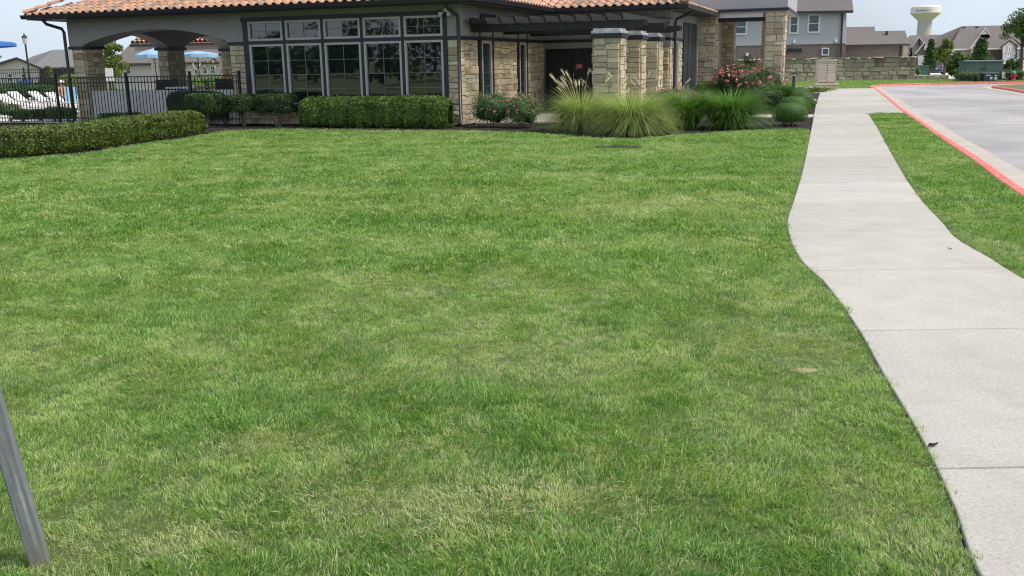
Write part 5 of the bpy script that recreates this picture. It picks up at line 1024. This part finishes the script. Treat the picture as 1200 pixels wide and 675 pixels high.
LW = empty('garden_wall', gz(at(1090, 92, 76)), 0, 'low stone wall in front of the parked cars', 'wall'); a, b2 = at(1073, 91, 76)[0]-LW.location[0], at(1112, 91, 76)[0]-LW.location[0]; MB().box(a, b2, .08, .4, -.1, .25).build('core', 'retain_cap', LW); x = a
while x < b2:
    w_ = min(rr.uniform(.4, .7), b2-x); link('stone', STM['retaining_stone'][rr.randrange(10)], None, LW, (x+w_/2, .085, .10), None, (w_-.02, .08, .3)); x += w_
# grey two-storey house
H = house('house', 'grey two-storey house with brick base above the retaining wall', 930, 84, 'neighbouring houses'); HY = 84
face_px([(800, 16), (992, 12.5), (992, 51), (800, 55)], HY, 9, 'upper_wall', 'siding_grey', H); face_px([(800, 54.5), (991, 50.8), (991, 100), (800, 100)], HY+.05, 8.9, 'brick_wall', 'brick_brown', H)
roof_px([(790, 15.5), (1000, 12)], [(790, -22), (996, -26)], HY-.6, HY+5, 'roof', 'shingle', H, .22); face_px([(790, 15.8), (1000, 12.3), (1000, 14.2), (790, 17.8)], HY-.62, .15, 'fascia', 'trim_dark', H)
for x0, y0, x1, y1 in ((859, 22, 876, 41), (924, 17, 936.5, 40), (945.5, 16, 961.5, 39)): win_px(x0, y0, x1, y1, HY-.03, H, f_=.14)
win_px(962.5, 56, 971.5, 65, HY, H, bar=False, f_=.08); face_px([(922, 57), (940, 56.6), (940, 60.5), (922, 61)], HY-.02, .1, 'vent_slot', 'trim_dark', H); face_px([(986.5, 14), (988.5, 14), (986, 70), (984, 70)], HY-.15, .12, 'downspout', 'trim_dark', H)
for x0, y0 in ((874, 62), (929.5, 47), (978.5, 46)): face_px([(x0, y0), (x0+3, y0), (x0+3, y0+3.5), (x0, y0+3.5)], HY-.2, .25, 'wall_light', 'white_plastic', H)
H = house('garage', 'brick garage with grey shingle roof right of the grey house', 1025, 90, 'neighbouring houses'); GY = 90
face_px([(985, 51), (1058, 50.5), (1058, 92), (985, 92)], GY, 8, 'brick_wall', 'brick_brown', H); roof_px([(988, 52.5), (1066, 51.2)], [(990, 36.8), (1060.5, 35.8)], GY-.6, GY+4, 'roof', 'shingle_warm', H); roof_px([(984, 48), (1026, 43)], [(984, 32), (1025, 31)], GY+2, GY+6, 'roof', 'shingle_warm', H)
face_px([(988, 52.7), (1066, 51.4), (1066, 53), (988, 54.4)], GY-.62, .15, 'fascia', 'trim_dark', H); face_px([(1055, 53), (1057.2, 53), (1056.5, 68), (1054.5, 68)], GY-.15, .12, 'downspout', 'trim_dark', H); face_px([(1037.5, 41), (1040.5, 41), (1040.5, 36.5), (1037.5, 36.5)], GY+2.5, .3, 'roof_vent', 'trim_dark', H); face_px([(1057, 55), (1063, 54), (1064, 68), (1058, 70)], GY+.6, .6, 'stone_corner', 'stone_far', H)
# water tower
TY = 700.; tb_ = at(1081, 60, TY); TWR = empty('water_tower', (tb_[0], TY, -.7), 0, 'white water tower with flared tank rising behind the roofs', 'tower'); q = TY/F*1.02; zt = lambda y: at(1081, y, TY)[2]+.7
MB().lathe([(7.6*q, 0), (7.4*q, zt(24.2))], n=40).build('shaft', 'tower_shaft', TWR, smooth=False); MB().lathe([(7.4*q, zt(24.3)), (15.4*q, zt(16.2))], n=48).build('tank_cone', 'tower_white', TWR, smooth=False); MB().lathe([(15.5*q, zt(16.2)), (15.8*q, zt(15.4)), (15.6*q, zt(8.6)), (14.6*q, zt(7.4)), (0.5*q, zt(6.3))], n=48).build('tank', 'tower_white', TWR, smooth=False)
tcu = bpy.data.curves.new('lettering', 'FONT'); tcu.body = 'PFLUGERVILLE'; tcu.size = 2.3*q; tcu.extrude = .1; tcu.space_character = 1.1; tob = bpy.data.objects.new('lettering_source', tcu); COL.objects.link(tob); bpy.context.view_layer.update()
tme = bpy.data.meshes.new_from_object(tob.evaluated_get(bpy.context.evaluated_depsgraph_get())); bpy.data.objects.remove(tob)
xs_ = [v.co.x for v in tme.vertices]; tw_ = max(xs_); rad = 15.75*q
for v in tme.vertices:
    an = R(-90-62)+(v.co.x)/rad; v.co = Vector((math.cos(an)*(rad+.3+v.co.z), math.sin(an)*(rad+.3+v.co.z), zt(13.6)+v.co.y))
tme.materials.clear(); link('lettering', tme, 'tower_letter', TWR)
# right-hand houses (about 140 m off)
YB = 142
H = house('house', 'large brown-roofed house with white gables behind the green utility box', 1150, YB, 'neighbouring houses')
face_px([(1118, 57), (1240, 55), (1240, 84), (1118, 84)], YB, 14, 'wall', 'siding_cream', H); roof_px([(1112, 57.2), (1240, 55)], [(1127, 30.6), (1240, 28.8)], YB-.7, YB+9, 'roof', 'shingle_warm', H); roof_px([(1085, 55), (1112, 57.2)], [(1100, 42), (1127, 30.6)], YB+6, YB+9, 'roof', 'shingle_warm', H)
face_px([(1112, 57.3), (1240, 55.1), (1240, 56.6), (1112, 58.9)], YB-.72, .2, 'fascia', 'white_paint', H)
def gable(xa, xb, xp, ye, yp, Y, wm, dep=5, parent=None, tm='white_paint', yb_=None):
    P_ = parent; yb_ = yb_ or ye; face_px([(xa+.6, ye), (xb-.6, ye-.3), (xb-.6, yb_)] if yb_ != ye else [(xa+.6, ye), (xb-.6, ye-.3)], Y, .3, 'x', wm, P_) if False else None
    face_px([(xa+.6, yb_), (xb-.6, yb_-.3), (xb-.6, ye-.3), (xp, yp+1), (xa+.6, ye)], Y, dep, 'gable_wall', wm, P_)
    o = np.array(P_.location); dv = np.array((o[0], o[1], 0.))/math.hypot(o[0], o[1])*(dep+1)
    for ea, eb in (((xa-.6, ye+.6), (xp, yp)), ((xp, yp), (xb+.6, ye+.3))):
        a_, b_ = at(*ea, Y-.15)-o, at(*eb, Y-.15)-o; dn = np.array((0, 0, -.25)); v = [a_, b_, b_+dv, a_+dv]; MB().add(v+[q+dn for q in v], [(0, 1, 2, 3), (7, 6, 5, 4), (0, 4, 5, 1), (1, 5, 6, 2), (2, 6, 7, 3), (3, 7, 4, 0)]).build('gable_roof', 'shingle_warm', P_)
    face_px([(xa-.6, ye+.8), (xp, yp+.2), (xb+.6, ye+.5), (xb+.6, ye+2), (xp, yp+1.8), (xa-.6, ye+2.3)], Y-.2, .12, 'barge_board', tm, P_)
gable(1137, 1157, 1147.5, 55.5, 42, YB-2, 'stone_far', 6, H, yb_=80); gable(1148.5, 1160, 1155, 40.5, 32, YB+3, 'white_paint', 4, H); gable(1174.5, 1192, 1183, 53, 46.5, YB-3, 'siding_cream', 6, H, 'trim_dark', yb_=84)
face_px([(1161, 57.5), (1174, 57.2), (1174, 78), (1161, 78)], YB-.3, .4, 'brown_panel', 'siding_brown', H); face_px([(1175, 64), (1191.5, 63.6), (1191.5, 84), (1175, 84)], YB-3.15, .2, 'stone_base', 'siding_grey', H); win_px(1180, 54, 1184.5, 67, YB-3.1, H, f_=.12); win_px(1195, 58, 1200, 68, YB-.2, H, f_=.12); win_px(1121, 59, 1126, 66, YB-.1, H, f_=.1)
face_px([(1190, 52), (1192, 52), (1192, 78), (1190, 78)], YB-3.4, .25, 'downspout', 'trim_dark', H)
for x0, y0 in ((1123, 45), (1128, 31.6), (1143, 31)): face_px([(x0, y0), (x0+3.4, y0), (x0+3.4, y0+1.6), (x0, y0+1.6)], YB+(8 if y0 < 40 else 3.5), .6, 'roof_vent', 'trim_dark' if y0 < 40 else 'stucco_light', H)
H = house('house', 'stone gable house with white garage door behind the retaining wall end', 1080, 150, 'neighbouring houses'); YC = 150
face_px([(1060, 60), (1112, 58), (1112, 84), (1060, 84)], YC+1, 10, 'wall', 'siding_brown', H); roof_px([(1052, 60), (1112, 58)], [(1066, 41.5), (1108, 40.5)], YC+.4, YC+8, 'roof', 'shingle_warm', H); gable(1068.5, 1085, 1077, 54, 42, YC, 'stone_far', 5, H, yb_=80); gable(1073, 1088, 1083.5, 62, 48.5, YC-3, 'siding_brown', 5, H, yb_=80); gable(1055, 1066, 1060, 62, 52, YC-1, 'stone_far', 4, H, yb_=80)
face_px([(1075.5, 65), (1084.5, 65), (1084.5, 80), (1075.5, 80)], YC-3.2, .15, 'garage_door', 'garage_white', H); win_px(1076, 46.5, 1078.3, 53, YC-.15, H, fm='trim_dark', f_=.1); win_px(1083, 53.5, 1085.5, 58.5, YC-3.15, H, f_=.1)
# trees and planting there
def ptree(label, px, pyt, pyb, Y, wpx, m, seed, cone=False, n=5000, leaf_=.2, blobs=26, **k):
    zt_, zb_ = at(px, pyt, Y)[2], at(px, pyb, Y)[2]; g0 = ground_z(Y)+.2 if Y > 78 else 0.; p = at(px, pyb, Y); rx = wpx*Y/F/2; h = zt_-g0; cz = (zt_+zb_)/2-g0; return tree(label, (p[0], Y, g0), h, cz, rx, (zt_-zb_)/2, m, seed, n, leaf_, blobs, .09+.01*h, cone=cone, **k)
ptree('dark conical evergreen left of the pale tree', 1089, 47, 79, 105, 15, 'leaf_dark', 71, True, 5000, .2)
ptree('loose pale green tree in the middle of the right background', 1107, 43, 76, 95, 25, 'leaf_light', 72, False, 5500, .19)
ptree('dense mid-green bush tree left of the green utility box', 1121, 58, 93.5, 73, 27, 'leaf_tree', 73, False, 7000, .15, 34)
ptree('dark evergreen rising behind the green utility box', 1148, 47, 74, 100, 24, 'leaf_dark', 74, True, 6000, .2)
ptree('oak at the right edge reaching into the sky', 1199, 6, 54, 70, 58, 'leaf_tree', 75, False, 7000, .13, 34)
ptree('green shrub tree right of the green utility box', 1184, 68, 93, 73, 24, 'leaf_tree', 76, False, 4500, .14)
ptree('thin pale tree by the green bin', 1074.5, 76, 88, 82, 8, 'leaf_light', 79, False, 900, .14, 10)
fountain('grey-green grass clump left of the green utility box', gz(G(1134, 94.5)), .75, 1.15, 1500, 'leaf_sage', 311, 0, .03, .5, 'grey-green grasses by the utility boxes'); fountain('small grey-green grass clump touching the utility boxes', gz(G(1145, 94.8)), .7, 1.0, 1200, 'leaf_sage', 312, 0, .03, .5, 'grey-green grasses by the utility boxes'); fountain('grey-green grass clump behind the red hydrant', gz(G(1189, 93.5)), .85, 1.2, 1500, 'leaf_sage', 313, 0, .03, .5, 'grey-green grasses by the utility boxes')
sheet('utility_bed', [gp(1120, 96.2), gp(1160, 95.8), gp(1196, 95.5), gp(1196, 92.5), gp(1120, 93)], -.008, 'mulch')
# utility boxes
b_ = gz(G(1155, 94)+np.array((0, .9, 0))); UB = empty('utility_box', b_, R(-6), 'large green metal utility cabinet by the far kerb', 'cabinet'); w_ = 41*b_[1]/F/2; h = at(1155, 70.5, b_[1])[2]
MB().box(-w_-.08, w_+.08, -.75, .75, 0, .06).build('pad', 'gutter_conc', UB); MB().box(-w_, w_, -.65, .65, .061, h-.12).build('cabinet', 'box_green', UB, bevel=.02); mb = MB(); mb.prism([(-.72, h-.119), (.72, h-.119), (.72, h-.05), (.2, h), (-.2, h), (-.72, h-.05)], 'x', -w_-.05, w_+.05); mb.build('lid', 'box_green', UB)
for k in range(2): d_ = MB().box(-w_+.06+k*w_, -.03+k*w_, -.675, -.651, .15, h-.2).build('door', 'box_green', UB, bevel=.01); MB().box(-w_*.1-.1+k*w_*.12, -w_*.1+.1+k*w_*.12, -.70, -.676, h*.55, h*.6).build('handle', 'box_green_dark', d_)
b_ = gz(G(1158, 94.8)); UB2 = empty('utility_box', b_, R(-4), 'small dark green utility box with white stickers', 'cabinet'); w_ = 15.5*b_[1]/F/2; h = at(1158, 85, b_[1])[2]
MB().box(-w_, w_, -.4, .3, 0, h*.8).build('cabinet', 'box_green_dark', UB2, bevel=.02); MB().box(-w_-.03, w_+.03, -.43, .33, h*.801, h).build('lid', 'box_green', UB2, bevel=.02)
for x0, x1, z0, z1 in ((-.75, -.1, .62, .76), (-.15, .2, .2, .5), (.5, .85, .15, .45), (.5, .85, .55, .72)): MB().box(x0*w_, x1*w_, -.412, -.401, z0*h, z1*h).build('sticker', 'label_white', UB2)
b_ = gz(G(1187, 94.6)); HY_ = empty('fire_hydrant', b_, 0, 'red hydrant with green bonnet at the right kerb', 'hydrant'); MB().lathe([(.17, 0), (.17, .06), (.13, .08), (.13, .40), (.16, .42), (.16, .47)], n=14).build('barrel', 'hydrant_red', HY_); MB().lathe([(.155, .471), (.14, .56), (.08, .62), (.03, .64), (.03, .68)], n=14).build('bonnet', 'hydrant_green', HY_)
for rz_ in (0, math.pi/2, math.pi): MB().tube([(0, 0, .3), (.22*math.cos(-rz_), .22*math.sin(-rz_), .3)], .07, 10).build('nozzle', 'hydrant_red', HY_)
b_ = at(1080.5, 85, 100); BN = empty('wheelie_bin', (b_[0], 100, ground_z(100)+.2), 0, 'green wheeled bin beside the blue car', 'bin'); MB().add([(-.42, -.3, .05), (.42, -.3, .05), (.42, .3, .05), (-.42, .3, .05), (-.5, -.38, .95), (.5, -.38, .95), (.5, .38, .95), (-.5, .38, .95)], [(0, 3, 2, 1), (4, 5, 6, 7), (0, 1, 5, 4), (1, 2, 6, 5), (2, 3, 7, 6), (3, 0, 4, 7)]).build('body', 'bin_green', BN); MB().box(-.54, .54, -.43, .43, .951, 1.03).build('lid', 'bin_green', BN, bevel=.02)
for sx in (-.4, .4): MB().tube([(sx-.05, .33, .1), (sx+.05, .33, .1)], .1, 12).build('wheel', 'tyre', BN)
def car(label, loc, rz, paint, suv=True):
    root = empty('parked_car', loc, rz, label, 'car', 'parked cars'); zr = 1.62 if suv else 1.42; L2 = 2.25
    lo = [(-L2, .42), (-L2+.05, .95), (-L2+.12, 1.02), (-1.0 if not suv else -1.15, 1.08), (1.55, 1.0), (L2-.15, .85), (L2, .65), (L2-.03, .35), (-L2+.1, .30)]
    mb = MB(); n = len(lo); 
    for y, k in ((-.90, .97), (-.82, 1.0), (.82, 1.0), (.90, .97)):
        mb.v += [(x*k, y, z if abs(y) < .85 else z*.97+.015) for x, z in lo]
    mb.f = [tuple(range(n-1, -1, -1)), tuple(range(3*n, 4*n))]+[(r_*n+i, r_*n+(i+1) % n, (r_+1)*n+(i+1) % n, (r_+1)*n+i) for r_ in range(3) for i in range(n)]; body = mb.build('body', paint, root, smooth=False, bevel=.04)
    gh = [(-1.98 if suv else -1.75, 1.03), (-1.75 if suv else -1.05, zr-.06), (-1.2 if suv else -.7, zr), (.25, zr-.02), (1.15, 1.03)]
    mb = MB(); m_ = len(gh)
    for y, ins in ((-.84, 0), (.84, 0)): mb.v += [(x, y*(1 if z < 1.1 else .80), z) for x, z in gh]
    mb.f = [tuple(range(m_-1, -1, -1)), tuple(range(m_, 2*m_))]+[(i, (i+1) % m_, m_+(i+1) % m_, m_+i) for i in range(m_)]; mb.build('cabin_glass', 'window_glass', root)
    mb = MB(); rf_ = [gh[1], gh[2], gh[3]]
    MB().prism([(gh[1][0]-.03, zr-.07), (gh[2][0], zr+.005), (gh[3][0], zr-.01), (gh[3][0]+.12, zr-.08), (gh[3][0], zr-.05), (gh[2][0], zr-.035)], 'y', -.69, .69).build('roof_panel', paint, root)
    for y in (-.77, .77):
        for (x0, z0), (x1, z1) in ((gh[0], gh[1]), ((-.35, 1.03), (-.3, zr-.03)), (gh[4], gh[3])): MB().bar((x0, y*1.09, z0), (x1, y*.885, z1), .09, .05).build('pillar', paint, root)
    whm = MB().tube([(0, -.11, 0), (0, .11, 0)], .345, 20).mesh('tyre', 'tyre'); rim = MB().tube([(0, -.118, 0), (0, .118, 0)], .22, 14).mesh('rim', 'rim')
    for x in (-1.38, 1.38):
        for y in (-.80, .80): w_ = link('wheel', whm, None, root, (x, y, .345)); link('rim', rim, None, w_)
    for y in (-.68, .68): MB().box(-L2-.012, -L2+.12, y-.16, y+.16, .80, .98).build('tail_light', 'tail_red', root); MB().box(L2-.2, L2-.02, y-.18, y+.18, .66, .80).build('headlight', 'lamp_glass', root)
    MB().box(-L2-.02, -L2+.1, -.78, .78, .40, .52).build('bumper', 'car_dark', root); MB().box(-L2-.015, -L2+.05, -.27, .27, .62, .76).build('number_plate', 'white_plastic', root)
p = at(1096, 85, 118); car('dark blue car parked beyond the low stone wall', (p[0], 118, ground_z(118)+.12), R(64), 'paint_blue'); p = at(1199, 79, 112); car('white car parked at the right edge of the picture', (p[0], 112, ground_z(112)+.55), R(150), 'paint_white', False)
sheet('driveway', [at(1190, 80, 104)[:2], at(1260, 80, 104)[:2], at(1260, 80, 122)[:2], at(1185, 80, 122)[:2]], ground_z(112)+.54, 'deck', skirt=.6)
# ------------------------------------------------------------------ foreground post (leaning galvanised tube)
pb = G(47.5, 655); PS = empty('sign_post', (pb[0], pb[1], -.03), 0, 'leaning grey galvanised metal post in the near lawn', 'post'); ln = 1.9
mb = MB(); hw = .0315; rr_ = .008; ring = []
for cx, cy, a0 in ((hw-rr_, hw-rr_, 0), (-hw+rr_, hw-rr_, 90), (-hw+rr_, -hw+rr_, 180), (hw-rr_, -hw+rr_, 270)):
    for k in range(4): a = R(a0+k*30); ring.append((cx+rr_*math.cos(a), cy+rr_*math.sin(a)))
mb.prism(ring, 'z', -.25, ln); tubeo = mb.build('tube', 'post_metal', PS, rot=(0, -math.atan(.118), R(24)))
MB().box(-hw-.002, hw+.002, -hw-.002, hw+.002, ln+.001, ln+.012).build('cap', 'galv', PS, rot=(0, -math.atan(.118), R(24)))
# trees behind the photographer, seen only as reflections in the big windows
r_ = np.random.default_rng(9); C = []; 
for k in range(110):
    x = r_.uniform(-135, 10); y = -30-r_.uniform(0, 10); hz_ = r_.uniform(4.6, 5.6)+(4.6 if -70 < x < -30 else 0)+(1.5 if r_.random() < .15 else 0); n = 260; d = r_.normal(0, 1, (n, 3)); d /= np.linalg.norm(d, axis=1)[:, None]; C.append(np.array((x, y, hz_*.5))+d*np.array((2.0, 2.0, hz_*.5))*(r_.random((n, 1))**.33))
C = np.concatenate(C); tag(foliage('tree_line', C, np.tile((0, 0, 1.), (len(C), 1)), .75, 'leaf_dark', None, 9, .2), 'dark tree line mirrored in the clubhouse windows', 'trees', kind='stuff')

def fallen_leaf(label, px, py, rz, m='mulch', k=.03):
    g = G(px, py); mb = MB(); mb.add([(-k, 0, .004), (-.3*k, -.42*k, .010), (.5*k, -.3*k, .007), (k, 0, .014), (.5*k, .3*k, .007), (-.3*k, .42*k, .012), (0, 0, .005)], [(0, 1, 6), (1, 2, 6), (2, 3, 6), (3, 4, 6), (4, 5, 6), (5, 0, 6)])
    o = mb.build('fallen_leaf', m, None, (g[0], g[1], .001), (0, 0, rz)); tag(o, label, 'leaf', 'fallen leaves on the sidewalk')
fallen_leaf('curled dark leaf on the sidewalk near its left edge', 1093, 523, .4)
fallen_leaf('tiny dark leaf farther up the sidewalk', 1113, 292, 1.9, k=.025)
